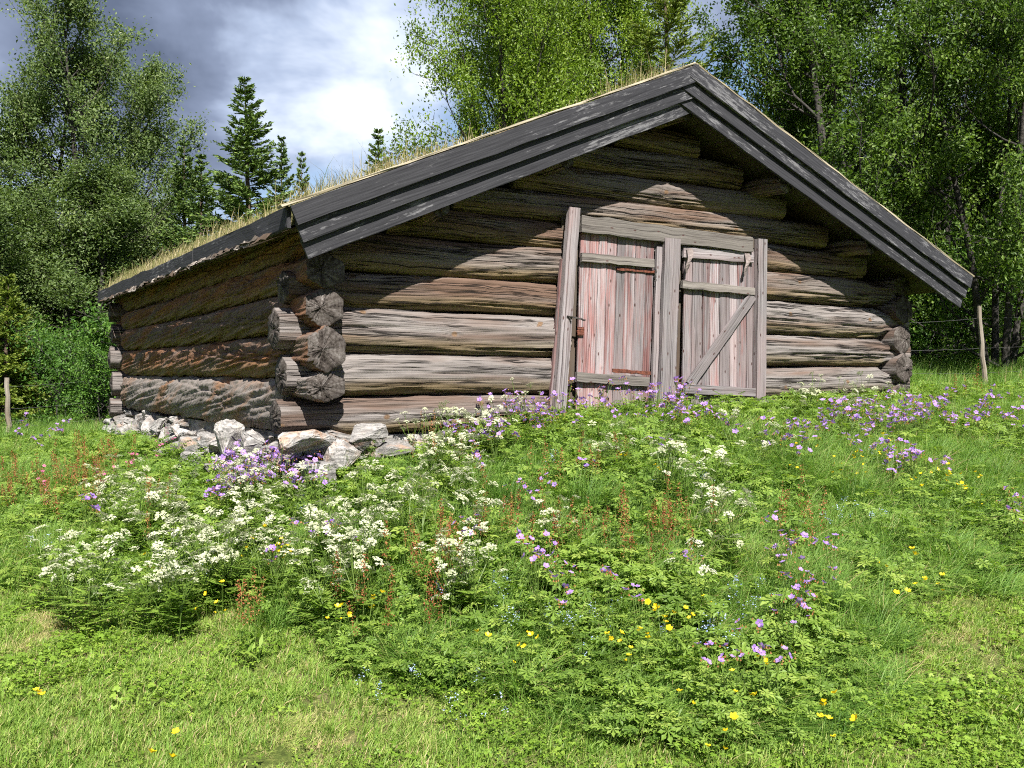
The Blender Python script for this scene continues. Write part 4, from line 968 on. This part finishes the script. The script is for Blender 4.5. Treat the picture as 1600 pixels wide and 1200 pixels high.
scatter('lawn_herbs', np.stack([x, y, gz(x, y)], 1), np.stack([rg.normal(0, .15, N), rg.normal(0, .15, N), rg.uniform(0, 6.28, N)], 1), rg.uniform(.7, 1.4, N), rg.integers(0, 5, N), clP, 'low clover and lady mantle leaves spread through the lawn', 'herbs')
# tall meadow grass
def place_meadow(N, D0, D1, edge_min=0.0):
    r = rg.uniform(-1.0, 1.02, N); D = np.sqrt(rg.uniform(D0**2, D1**2, N)); x = r*D; y = D; pe = past_edge(x, y); ok = (pe > edge_min) & ~in_barn(x, y, .03); return x[ok], y[ok], pe[ok]
x, y = sheet(.27, 3.6, 11.2); pe = past_edge(x, y); ok = (pe > 0) & ~in_barn(x, y, .12); x, y, pe = x[ok], y[ok], pe[ok]; N = len(x); hz = fbm(x*.9+5, y*.9+60, 3)
tw_ = (x-O2[0])*U2[0]+(y-O2[1])*U2[1]; sw_ = -((x-O2[0])*V2[0]+(y-O2[1])*V2[1])     # along and in front of the gable wall
near_wall = np.exp(-(np.clip(sw_, 0, 9)/.7)**2)*(tw_ > -.6)*(tw_ < 8.5); near_side = (tw_ < .4)*(tw_ > -1.4)*(sw_ < 1.2)
grassy = np.clip(1.6*np.exp(-(((x-3.0)/1.3)**2+((y-7.2)/1.1)**2)), 0, 1)
sc_ = (1-.18*(1-grassy))*(.34+.36*np.clip(pe/1.4, 0, 1))*rg.uniform(.75, 1.15, N)*(.45+1.1*hz)*(1-.35*near_wall)*(1-.35*near_side)
P1 = np.stack([x, y, gz(x, y)], 1); S1 = np.stack([rg.uniform(.9, 1.15, N), rg.uniform(.9, 1.15, N), sc_*1.05], 1); R1 = slope_rot(x, y, rg)
x, y = sheet(.5, 10.8, 28.0, -1.0, 1.0); ok = ~in_barn(x, y, .2); x, y = x[ok], y[ok]; N2_ = len(x)
P2 = np.stack([x, y, gz(x, y)], 1); s2 = rg.uniform(.75, 1.25, N2_)*np.clip(.70+.03*(y-11), .70, 1.3); S2 = np.stack([np.full(N2_, 1.05), np.full(N2_, 1.05), s2], 1); R2_ = slope_rot(x, y, rg)
Pm = np.concatenate([P1, P2]); N = len(Pm)
scatter('meadow_grass', Pm, np.concatenate([R1, R2_]), np.concatenate([S1, S2]), np.r_[rg.integers(0, 9, len(P1)), rg.integers(9, 14, len(P2))], tallP+farP, 'tall green meadow grass round the barn', 'grass')

# palmate crane's-bill leaves
def palmate(g, c, size, az, tilt, tint, mat=0, lobes=7):
    ca, sa = math.cos(az), math.sin(az); ex = np.array([ca, sa, 0.]); ey = np.array([-sa*math.cos(tilt), ca*math.cos(tilt), math.sin(tilt)]); nz = np.cross(ex, ey)
    for l in range(lobes):
        th = (l-(lobes-1)/2)*5.0/(lobes-1); L = size*(1-.30*abs(th)/2.5); d = ey*math.cos(th)+ex*math.sin(th); p = ex*math.cos(th)-ey*math.sin(th)
        V = np.array([c, c+d*L*.45+p*L*.09-nz*L*.03, c+d*L*.62+p*L*.22+nz*L*.02, c+d*L*.80+p*L*.12, c+d*L-nz*L*.08, c+d*L*.80-p*L*.12, c+d*L*.62-p*L*.22+nz*L*.02, c+d*L*.45-p*L*.09-nz*L*.03])
        g.add(V, [[0, 1, 2, 3], [0, 3, 4, 5], [0, 5, 6, 7]], mat, tint)
def leafy(seed, n, rad, h0, h1, s0, s1, mat=0, g=None, stemmat=1):
    rg = np.random.default_rng(seed); g = g or G()
    for k in range(n):
        a_ = rg.uniform(0, 6.28); rr = rad*math.sqrt(rg.random()); h = rg.uniform(h0, h1)*(1-.35*(rr/rad)**2); c = np.array([rr*math.cos(a_), rr*math.sin(a_), h])
        palmate(g, c, rg.uniform(s0, s1), a_-math.pi/2+rg.normal(0, .7), rg.normal(-.15, .35), float(np.clip(rg.normal(.5, .2), 0, 1)), mat)
        b = c*np.array([.25, .25, 0]); sw = np.array([-math.sin(a_), math.cos(a_), 0])*.0022
        g.add(np.array([b-sw, b+sw, c+sw, c-sw]), [[0, 1, 2, 3]], stemmat, .5)
    return g
herbP = [leafy(760+i, 11, .15, .10, .30, .05, .085).mesh('clump', [M['herb'], M['stem']]) for i in range(6)]
x, y, pe = place_meadow(21000, 3.6, 12.5, -.1); hz = fbm(x*.8+33, y*.8+12, 3); ok = rg.random(len(x)) < np.clip((.30+(hz-.42)*5)*(1-.75*np.clip(1.6*np.exp(-(((x-3.0)/1.3)**2+((y-7.2)/1.1)**2)), 0, 1))+.20*(y > 8)+.55*(pe < 1.6)*(np.abs(x-1.0) < 1.9), .06, .85); x, y, pe = x[ok], y[ok], pe[ok]; N = len(x)
scatter('meadow_herbs', np.stack([x, y, gz(x, y)], 1), np.stack([rg.normal(0, .12, N), rg.normal(0, .12, N), rg.uniform(0, 6.28, N)], 1), (.52+.34*np.clip(pe/1.0, 0, 1))*rg.uniform(.7, 1.3, N), rg.integers(0, 6, N), herbP, 'green palmate leaves growing thick between the meadow grass', 'herbs')

# ------------------------------------------------------------------ flowers: one thing for each plant
def stalk(g, a, b, r, mat=0, tint=.5, bow=.0):
    a = np.array(a, float); b = np.array(b, float); m = (a+b)/2+np.array([bow, bow*.6, 0])
    V = []
    for p in (a, m, b):
        for k in range(3): V.append(p+np.array([math.cos(k*2.094), math.sin(k*2.094), 0])*r)
    F_ = [[i*3+j, i*3+(j+1) % 3, (i+1)*3+(j+1) % 3, (i+1)*3+j] for i in range(2) for j in range(3)]
    g.add(np.array(V), F_, mat, tint)
def umbel_mesh(seed):
    """a flat white compound flower head, its rays meeting at the origin"""
    rg = np.random.default_rng(seed); g = G(); R = .036; n = 12
    for k in range(n):
        rr = R*math.sqrt((k+.5)/n); a_ = k*2.4+rg.normal(0, .2); c = np.array([rr*math.cos(a_), rr*math.sin(a_), .045-rr*rr*15+rg.normal(0, .004)])
        stalk(g, (0, 0, 0), c, .0007, 1)
        for q in range(7):
            ro = .0098*math.sqrt((q+.3)/7); b_ = q*2.4+rg.normal(0, .3); cc = c+np.array([ro*math.cos(b_), ro*math.sin(b_), rg.normal(.002, .0015)]); s_ = rg.uniform(.0036, .0056); z_ = rg.uniform(0, 1.57)
            e1 = np.array([math.cos(z_), math.sin(z_), rg.normal(0, .25)])*s_; e2 = np.array([-math.sin(z_), math.cos(z_), rg.normal(0, .25)])*s_
            g.add(np.array([cc-e1, cc-e2, cc+e1, cc+e2]), [[0, 1, 2, 3]], 0, float(np.clip(rg.normal(.55, .22), 0, 1)))
    return g.mesh('flower_head', [M['white'], M['stem']])
UM = [umbel_mesh(800+i) for i in range(4)]
def parsley_proto(seed):
    rg = np.random.default_rng(seed); g = G(); heads = []; H = rg.uniform(.34, .50); n = int(rg.integers(5, 9))
    stalk(g, (0, 0, -.03), (rg.normal(0, .02), rg.normal(0, .02), H*.6), .0028, 0)
    for k in range(n):
        a_ = k*6.28/n+rg.normal(0, .4); rr = rg.uniform(.03, .13); top = np.array([rr*math.cos(a_), rr*math.sin(a_), H*rg.uniform(.68, 1.06)]); stalk(g, (0, 0, H*rg.uniform(.35, .6)), top, .0018, 0, .5, .01); heads.append(top)
    for k in range(9):                                                # ferny leaves
        a_ = rg.uniform(0, 6.28); c0 = np.array([0, 0, rg.uniform(.03, .25)]); d = np.array([math.cos(a_), math.sin(a_), rg.uniform(.1, .6)]); sd = np.array([-math.sin(a_), math.cos(a_), 0]); L = rg.uniform(.09, .18)
        for q in range(7):
            f = (q+1)/7; c = c0+d*L*f; l = L*.32*(1.15-f)+.008
            for sg in (-1, 1):
                e = unit(sd*sg+d*.5)*l; w_ = np.cross(e, [0, 0, 1])*.28; g.add(np.array([c, c+e*.5+w_, c+e, c+e*.5-w_]), [[0, 1, 2, 3]], 1, float(rg.uniform(.2, .8)))
    return g.mesh('foliage', [M['stem'], M['herb']]), heads
PP = [parsley_proto(820+i) for i in range(6)]
def flower5(seed, R, cup, mat, wid=.62):
    rg = np.random.default_rng(seed); g = G()
    for k in range(5):
        a_ = k*1.2566+rg.normal(0, .06); d = np.array([math.cos(a_), math.sin(a_), 0]); p = np.array([-math.sin(a_), math.cos(a_), 0]); z = np.array([0, 0, 1.])
        V = np.array([d*R*.08, d*R*.6+p*R*wid*.55+z*R*cup*.6, d*R+p*R*wid*.3+z*R*cup, d*R-p*R*wid*.3+z*R*cup, d*R*.6-p*R*wid*.55+z*R*cup*.6])
        g.add(V, [[0, 1, 2, 3, 4]], 0, float(rg.uniform(.2, .8)))
    return g.mesh('flower', [mat])
GF = [flower5(840+i, .0195, .25+.2*(i % 2), M['purple'], .8) for i in range(4)]; BF = [flower5(850+i, .0135, .7, M['yellow'], .85) for i in range(2)]; PF = [flower5(856, .013, .15, M['pink'], .7)]
def crane_proto(seed):
    rg = np.random.default_rng(seed); g = G(); fl = []; H = rg.uniform(.30, .42); n = int(rg.integers(4, 7))
    for k in range(n):
        a_ = rg.uniform(0, 6.28); rr = rg.uniform(.02, .11); top = np.array([rr*math.cos(a_), rr*math.sin(a_), H*rg.uniform(.82, 1.08)]); stalk(g, (0, 0, H*rg.uniform(0, .5)), top, .0016, 1, .5, .012); fl.append(top)
        for q in range(3):                                             # reddish buds
            t2 = top+np.array([rg.normal(0, .018), rg.normal(0, .018), rg.normal(-.012, .01)]); e = .0045; g.add(np.array([t2+[e, 0, 0], t2+[0, e, 0], t2-[e, 0, 0], t2-[0, e, 0], t2+[0, 0, e*2.2]]), [[0, 1, 4], [1, 2, 4], [2, 3, 4], [3, 0, 4]], 2, .8)
    leafy(seed+1, 9, .12, .08, .27, .045, .075, 0, g, 1)
    return g.mesh('foliage', [M['herb'], M['stem'], M['sorrel']]), fl
CPR = [crane_proto(860+i) for i in range(6)]
def butter_proto(seed):
    rg = np.random.default_rng(seed); g = G(); fl = []
    for k in range(int(rg.integers(1, 4))):
        top = np.array([rg.normal(0, .035), rg.normal(0, .035), rg.uniform(.20, .34)]); stalk(g, (0, 0, -.02), top, .0013, 0, .5, .01); fl.append(top)
    for k in range(4): palmate(g, np.array([rg.normal(0, .03), rg.normal(0, .03), rg.uniform(.03, .12)]), rg.uniform(.025, .04), rg.uniform(0, 6), rg.normal(0, .3), .5, 1, 5)
    return g.mesh('foliage', [M['stem'], M['herb']]), fl
BP_ = [butter_proto(880+i) for i in range(5)]
def sorrel_proto(seed):
    rg = np.random.default_rng(seed); g = G(); st = G(); H = rg.uniform(.36, .58)
    stalk(st, (0, 0, -.02), (rg.normal(0, .02), rg.normal(0, .02), H), .0016, 0, .7, .01)
    for k in range(5):
        c = np.array([rg.normal(0, .02), rg.normal(0, .02), rg.uniform(.02, .12)]); a_ = rg.uniform(0, 6.28); e = np.array([math.cos(a_), math.sin(a_), rg.uniform(.2, .9)])*rg.uniform(.05, .09); s_ = np.cross(e, [0, 0, 1])*.18; st.add(np.array([c, c+e*.5+s_, c+e, c+e*.5-s_]), [[0, 1, 2, 3]], 1, .5)
    for k in range(80):
        f = rg.random(); z = H*(.5+.5*f); rr = .042*(1-f*.75)*rg.random(); a_ = rg.uniform(0, 6.28); c = np.array([rr*math.cos(a_), rr*math.sin(a_), z]); e1 = unit(rg.normal(0, 1, 3))*.005; e2 = unit(np.cross(e1, rg.normal(0, 1, 3)))*.004; g.add(np.array([c-e1, c-e2, c+e1, c+e2]), [[0, 1, 2, 3]], 0, float(rg.random()))
    return st.mesh('stem', [M['stem'], M['herb']]), g.mesh('seed_head', [M['sorrel']])
SP_ = [sorrel_proto(890+i) for i in range(5)]
def forget_proto(seed):
    rg = np.random.default_rng(seed); st = G(); g = G()
    for k in range(4):
        top = np.array([rg.normal(0, .03), rg.normal(0, .03), rg.uniform(.14, .24)]); stalk(st, (0, 0, -.02), top, .001, 0)
        for q in range(6):
            c = top+rg.normal(0, .011, 3); s_ = rg.uniform(.003, .0046); z_ = rg.uniform(0, 1.5); e1 = np.array([math.cos(z_), math.sin(z_), rg.normal(0, .3)])*s_; e2 = np.array([-math.sin(z_), math.cos(z_), rg.normal(0, .3)])*s_; g.add(np.array([c-e1, c-e2, c+e1, c+e2]), [[0, 1, 2, 3]], 0, float(rg.random()))
    return st.mesh('stem', [M['stem']]), g.mesh('blossom', [M['blue']])
FP = [forget_proto(900+i) for i in range(4)]

rf = np.random.default_rng(55)
def pts_in(cx, cy, rx, ry, n):
    a_ = rf.uniform(0, 6.28, n); rr = np.sqrt(rf.random(n)); return np.c_[cx+rx*rr*np.cos(a_), cy+ry*rr*np.sin(a_)]
def clear(x, y): return not bool(in_barn(np.array([x]), np.array([y]), .08)[0])
def put(name, px, py, h, label, cat, group, build):
    x, y = hit(px, py, h)
    if y > 24 or not clear(x, y): return
    o = empty(name, (x, y, g1(x, y)), None, (rf.normal(0, .10), rf.normal(0, .10), rf.uniform(0, 6.28)), rf.uniform(.82, 1.18)); tag(o, label, cat, group); build(o)
def b_parsley(o):
    f, hd_ = PP[int(rf.integers(6))]; link('foliage', f, o)
    for p in hd_: link('flower_head', UM[int(rf.integers(4))], o, p, (rf.normal(.12, .32), rf.normal(0, .32), rf.uniform(0, 6)), rf.uniform(.5, 1.08))
def b_crane(o):
    f, fl = CPR[int(rf.integers(6))]; link('foliage', f, o)
    for p in fl: link('flower', GF[int(rf.integers(4))], o, p, (rf.normal(.35, .4), rf.normal(0, .4), rf.uniform(0, 6)), rf.uniform(.85, 1.3)*(1.0 if o.location.y > 6.5 else .78))
def b_butter(o):
    f, fl = BP_[int(rf.integers(5))]; link('foliage', f, o)
    for p in fl: link('flower', BF[int(rf.integers(2))], o, p, (rf.normal(.3, .3), rf.normal(0, .3), rf.uniform(0, 6)), rf.uniform(.85, 1.2))
def b_sorrel(o):
    a_, b_ = SP_[int(rf.integers(5))]; link('stem', a_, o); link('seed_head', b_, o)['kind'] = 'stuff'
def b_forget(o):
    a_, b_ = FP[int(rf.integers(4))]; link('stem', a_, o); link('blossom', b_, o)['kind'] = 'stuff'
def b_pink(o):
    a_, b_ = SP_[int(rf.integers(5))]; link('stem', a_, o)
    for k in range(6): link('flower', PF[0], o, (rf.normal(0, .03), rf.normal(0, .03), rf.uniform(.28, .46)), (rf.normal(.4, .4), rf.normal(0, .4), 0), rf.uniform(.9, 1.4))

W_ = [ # centre, radii, count, where
    (215, 765, 62, 36, 19, 'in the dense left patch below the side wall'), (130, 870, 70, 26, 9, 'along the lawn edge at the far left'), (255, 880, 45, 18, 4, 'along the lawn edge at the far left'),
    (415, 760, 85, 40, 17, 'in the patch round the purple clump at the stone corner'), (385, 830, 100, 36, 17, 'in the patch in front of the purple clump'), (300, 850, 60, 30, 6, 'in the patch in front of the purple clump'), (545, 830, 70, 50, 15, 'in the broad patch in the middle left of the meadow'), (620, 770, 70, 36, 11, 'in the broad patch in the middle left of the meadow'),
    (700, 725, 55, 30, 8, 'climbing the slope towards the doors'), (715, 870, 45, 24, 6, 'in the open middle of the meadow'), (745, 795, 25, 18, 3, 'in the open middle of the meadow'), (868, 795, 26, 14, 3, 'beside the dark grass tussock in the middle'), (820, 615, 30, 16, 6, 'at the foot of the left door post'), (735, 655, 60, 20, 9, 'against the sill log left of the doors'), (680, 690, 40, 18, 6, 'against the sill log left of the doors'), (940, 685, 35, 10, 4, 'in front of the left door leaf'),
    (1085, 725, 50, 22, 6, 'below the right door leaf'), (1120, 800, 35, 26, 5, 'in the open slope right of the middle'), (1290, 610, 80, 22, 8, 'along the right foot of the gable wall'), (1390, 625, 40, 14, 4, 'along the right foot of the gable wall'), (665, 655, 30, 14, 2, 'against the sill log left of the doors'), (1180, 670, 60, 18, 4, 'below the right door leaf'), (1092, 890, 12, 8, 1, 'alone low in the right meadow'), (530, 880, 60, 24, 5, 'in the broad patch in the middle left of the meadow'), (270, 905, 20, 8, 1, 'lowest at the lawn edge on the left')]
for cx, cy, rx, ry, n, where in W_:
    for p in pts_in(cx, cy, rx, ry, int(n*1.25+.5)): put('cow_parsley', p[0], p[1], .40, 'white flowering cow parsley '+where, 'cow parsley', 'white cow parsley '+where, b_parsley)
C_ = [(410, 712, 60, 24, 34, 'in the purple clump at the stone corner'), (360, 752, 42, 20, 16, 'in the purple clump at the stone corner'), (480, 735, 35, 20, 8, 'in the purple clump at the stone corner'), (960, 615, 130, 20, 24, 'in front of the double doors'), (800, 640, 70, 16, 12, 'against the wall left of the doors'), (740, 675, 60, 16, 7, 'against the wall left of the doors'), (1080, 640, 60, 20, 8, 'in front of the double doors'),
    (1380, 640, 110, 18, 20, 'along the foot of the wall right of the doors'), (1480, 630, 90, 24, 10, 'below the leaning fence post'), (1290, 680, 110, 32, 12, 'on the slope right of the doors'), (1420, 710, 60, 24, 7, 'on the slope below the right barn corner'), (1560, 640, 60, 26, 6, 'at the right picture edge below the wood'), (870, 870, 50, 20, 5, 'in the middle of the meadow'), (1070, 850, 22, 8, 2, 'in the middle of the meadow'), (1230, 845, 36, 12, 4, 'right of the middle of the meadow'), (1285, 885, 45, 16, 4, 'right of the middle of the meadow'), (1240, 940, 70, 24, 4, 'in the leafy lower right of the meadow'), (1190, 1000, 110, 26, 4, 'in the leafy lower right of the meadow'), (1595, 790, 25, 50, 4, 'at the right picture edge in the lower meadow'), (1000, 640, 200, 60, 6, 'scattered below the doors'), (830, 740, 100, 40, 4, 'scattered below the doors'), (720, 830, 40, 10, 2, 'between the white patches in the middle'), (480, 860, 60, 30, 4, 'between the white patches on the left'), (60, 670, 60, 20, 5, 'by the left fence post'), (130, 790, 20, 10, 2, 'between the white patches on the left'), (950, 930, 120, 40, 4, 'low in the middle of the meadow')]
for cx, cy, rx, ry, n, where in C_:
    for p in pts_in(cx, cy, rx, ry, int(n*(1.9 if cy < 660 else 1.5 if cy < 760 else .9)+.5)): put('cranesbill', p[0], p[1], .36, 'purple flowering cranesbill '+where, 'cranesbill', 'purple cranesbill '+where, b_crane)
Y_ = [(430, 860, 45, 20, 6, 'among the white patches on the left'), (260, 890, 30, 12, 2, 'at the left lawn edge'), (370, 930, 60, 20, 3, 'at the left lawn edge'), (545, 940, 70, 20, 4, 'low in the middle left'), (820, 1005, 40, 16, 4, 'at the lawn edge in the middle'), (960, 1010, 60, 30, 4, 'at the lawn edge in the middle'), (1050, 960, 90, 50, 6, 'in the leafy lower right'), (1180, 1040, 60, 20, 2, 'in the leafy lower right'), (1320, 1130, 40, 6, 3, 'in the lawn at the lower right'), (1120, 1110, 90, 30, 3, 'in the lawn at the lower right'), (1300, 715, 110, 36, 12, 'on the slope right of the doors'), (1480, 755, 80, 20, 9, 'on the grassy slope at the right'), (1420, 880, 80, 60, 6, 'on the grassy slope at the right'), (1010, 720, 60, 20, 2, 'below the doors'), (60, 1100, 30, 10, 1, 'alone in the lawn on the left'), (245, 1175, 10, 6, 1, 'lowest in the lawn on the left'), (1370, 640, 40, 10, 2, 'by the right foot of the wall')]
for cx, cy, rx, ry, n, where in Y_:
    for p in pts_in(cx, cy, rx, ry, n): put('buttercup', p[0], p[1], .27, 'yellow buttercup '+where, 'buttercup', 'yellow buttercups '+where, b_butter)
S_ = [(80, 735, 85, 36, 44, 'in the red patch at the far left'), (150, 705, 60, 30, 18, 'in the red patch at the far left'), (240, 770, 40, 30, 5, 'among the white patches on the left'), (680, 830, 60, 36, 16, 'in the middle of the meadow'), (600, 900, 80, 30, 9, 'low in the middle left'), (790, 790, 60, 30, 8, 'beside the dark grass tussocks'), (960, 800, 110, 36, 18, 'below the doors in the open meadow'), (1060, 790, 60, 24, 8, 'below the doors in the open meadow'), (1260, 790, 60, 30, 6, 'on the slope right of the middle'), (690, 670, 60, 24, 6, 'against the footing stones'), (900, 690, 120, 24, 8, 'in front of the double doors'), (1510, 590, 40, 10, 6, 'at the foot of the leaning fence post'), (420, 910, 60, 20, 4, 'at the left lawn edge')]
for cx, cy, rx, ry, n, where in S_:
    for p in pts_in(cx, cy, rx, ry, int(n*1.3)): put('sorrel', p[0], p[1], .42, 'rusty red sorrel spike '+where, 'sorrel', 'red sorrel '+where, b_sorrel)
B_ = [(290, 890, 60, 16, 9, 'at the left lawn edge'), (70, 850, 16, 10, 3, 'at the far left lawn edge'), (480, 800, 25, 16, 4, 'among the white patches'), (760, 930, 70, 30, 8, 'low in the middle'), (860, 960, 80, 30, 7, 'low in the middle'), (1080, 745, 60, 14, 7, 'below the right door leaf'), (1180, 930, 40, 20, 6, 'in the leafy lower right'), (1130, 980, 60, 30, 8, 'in the leafy lower right'), (1330, 810, 50, 30, 6, 'on the slope at the right'), (1400, 720, 50, 20, 4, 'on the slope at the right'), (860, 730, 20, 16, 3, 'below the left door leaf'), (960, 1000, 90, 40, 6, 'at the lawn edge in the middle'), (700, 1080, 200, 60, 6, 'sprinkled through the lawn')]
for cx, cy, rx, ry, n, where in B_:
    for p in pts_in(cx, cy, rx, ry, n): put('forget_me_not', p[0], p[1], .19, 'pale blue forget-me-not '+where, 'forget-me-not', 'blue forget-me-nots '+where, b_forget)
for cx, cy, rx, ry, n, where in ((253, 690, 16, 14, 3, 'against the stones of the side footing'), (190, 705, 14, 8, 2, 'a step out from the side footing'), (160, 745, 22, 12, 3, 'beside the red sorrel patch'), (75, 755, 14, 8, 2, 'in the red sorrel patch')):
    for p in pts_in(cx, cy, rx, ry, n): put('campion', p[0], p[1], .40, 'deep pink campion '+where, 'campion', 'pink campion '+where, b_pink)
# dark tussocks
tusP = [tuft(950+i, 260, .10, .28, .52, .003, .006, (.25, 1.0), M['grass_tall'], .28, .13, 3, .02) for i in range(3)]
for k, (px, py, s, lab) in enumerate(((785, 800, 1.0, 'dark arching grass tussock in the middle of the meadow'), (915, 815, 1.1, 'dark grass tussock below the left door leaf'), (320, 725, .9, 'grass tussock beneath the side footing stones'), (905, 730, .7, 'small grass tussock nearest the left door leaf'), (1235, 760, 1.0, 'fresh grass tussock below the right gable wall'), (1330, 800, 1.0, 'fresh grass tussock on the right slope'), (590, 750, .8, 'grass tussock under the corner footing stones'), (230, 830, .9, 'grass tussock inside the dense white patch'))):
    x, y = hit(px, py, .05); o = link('grass_tussock', tusP[k % 3], None, (x, y, g1(x, y)), (0, 0, k*1.7), s); tag(o, lab, 'tussock', 'grass tussocks in the meadow')
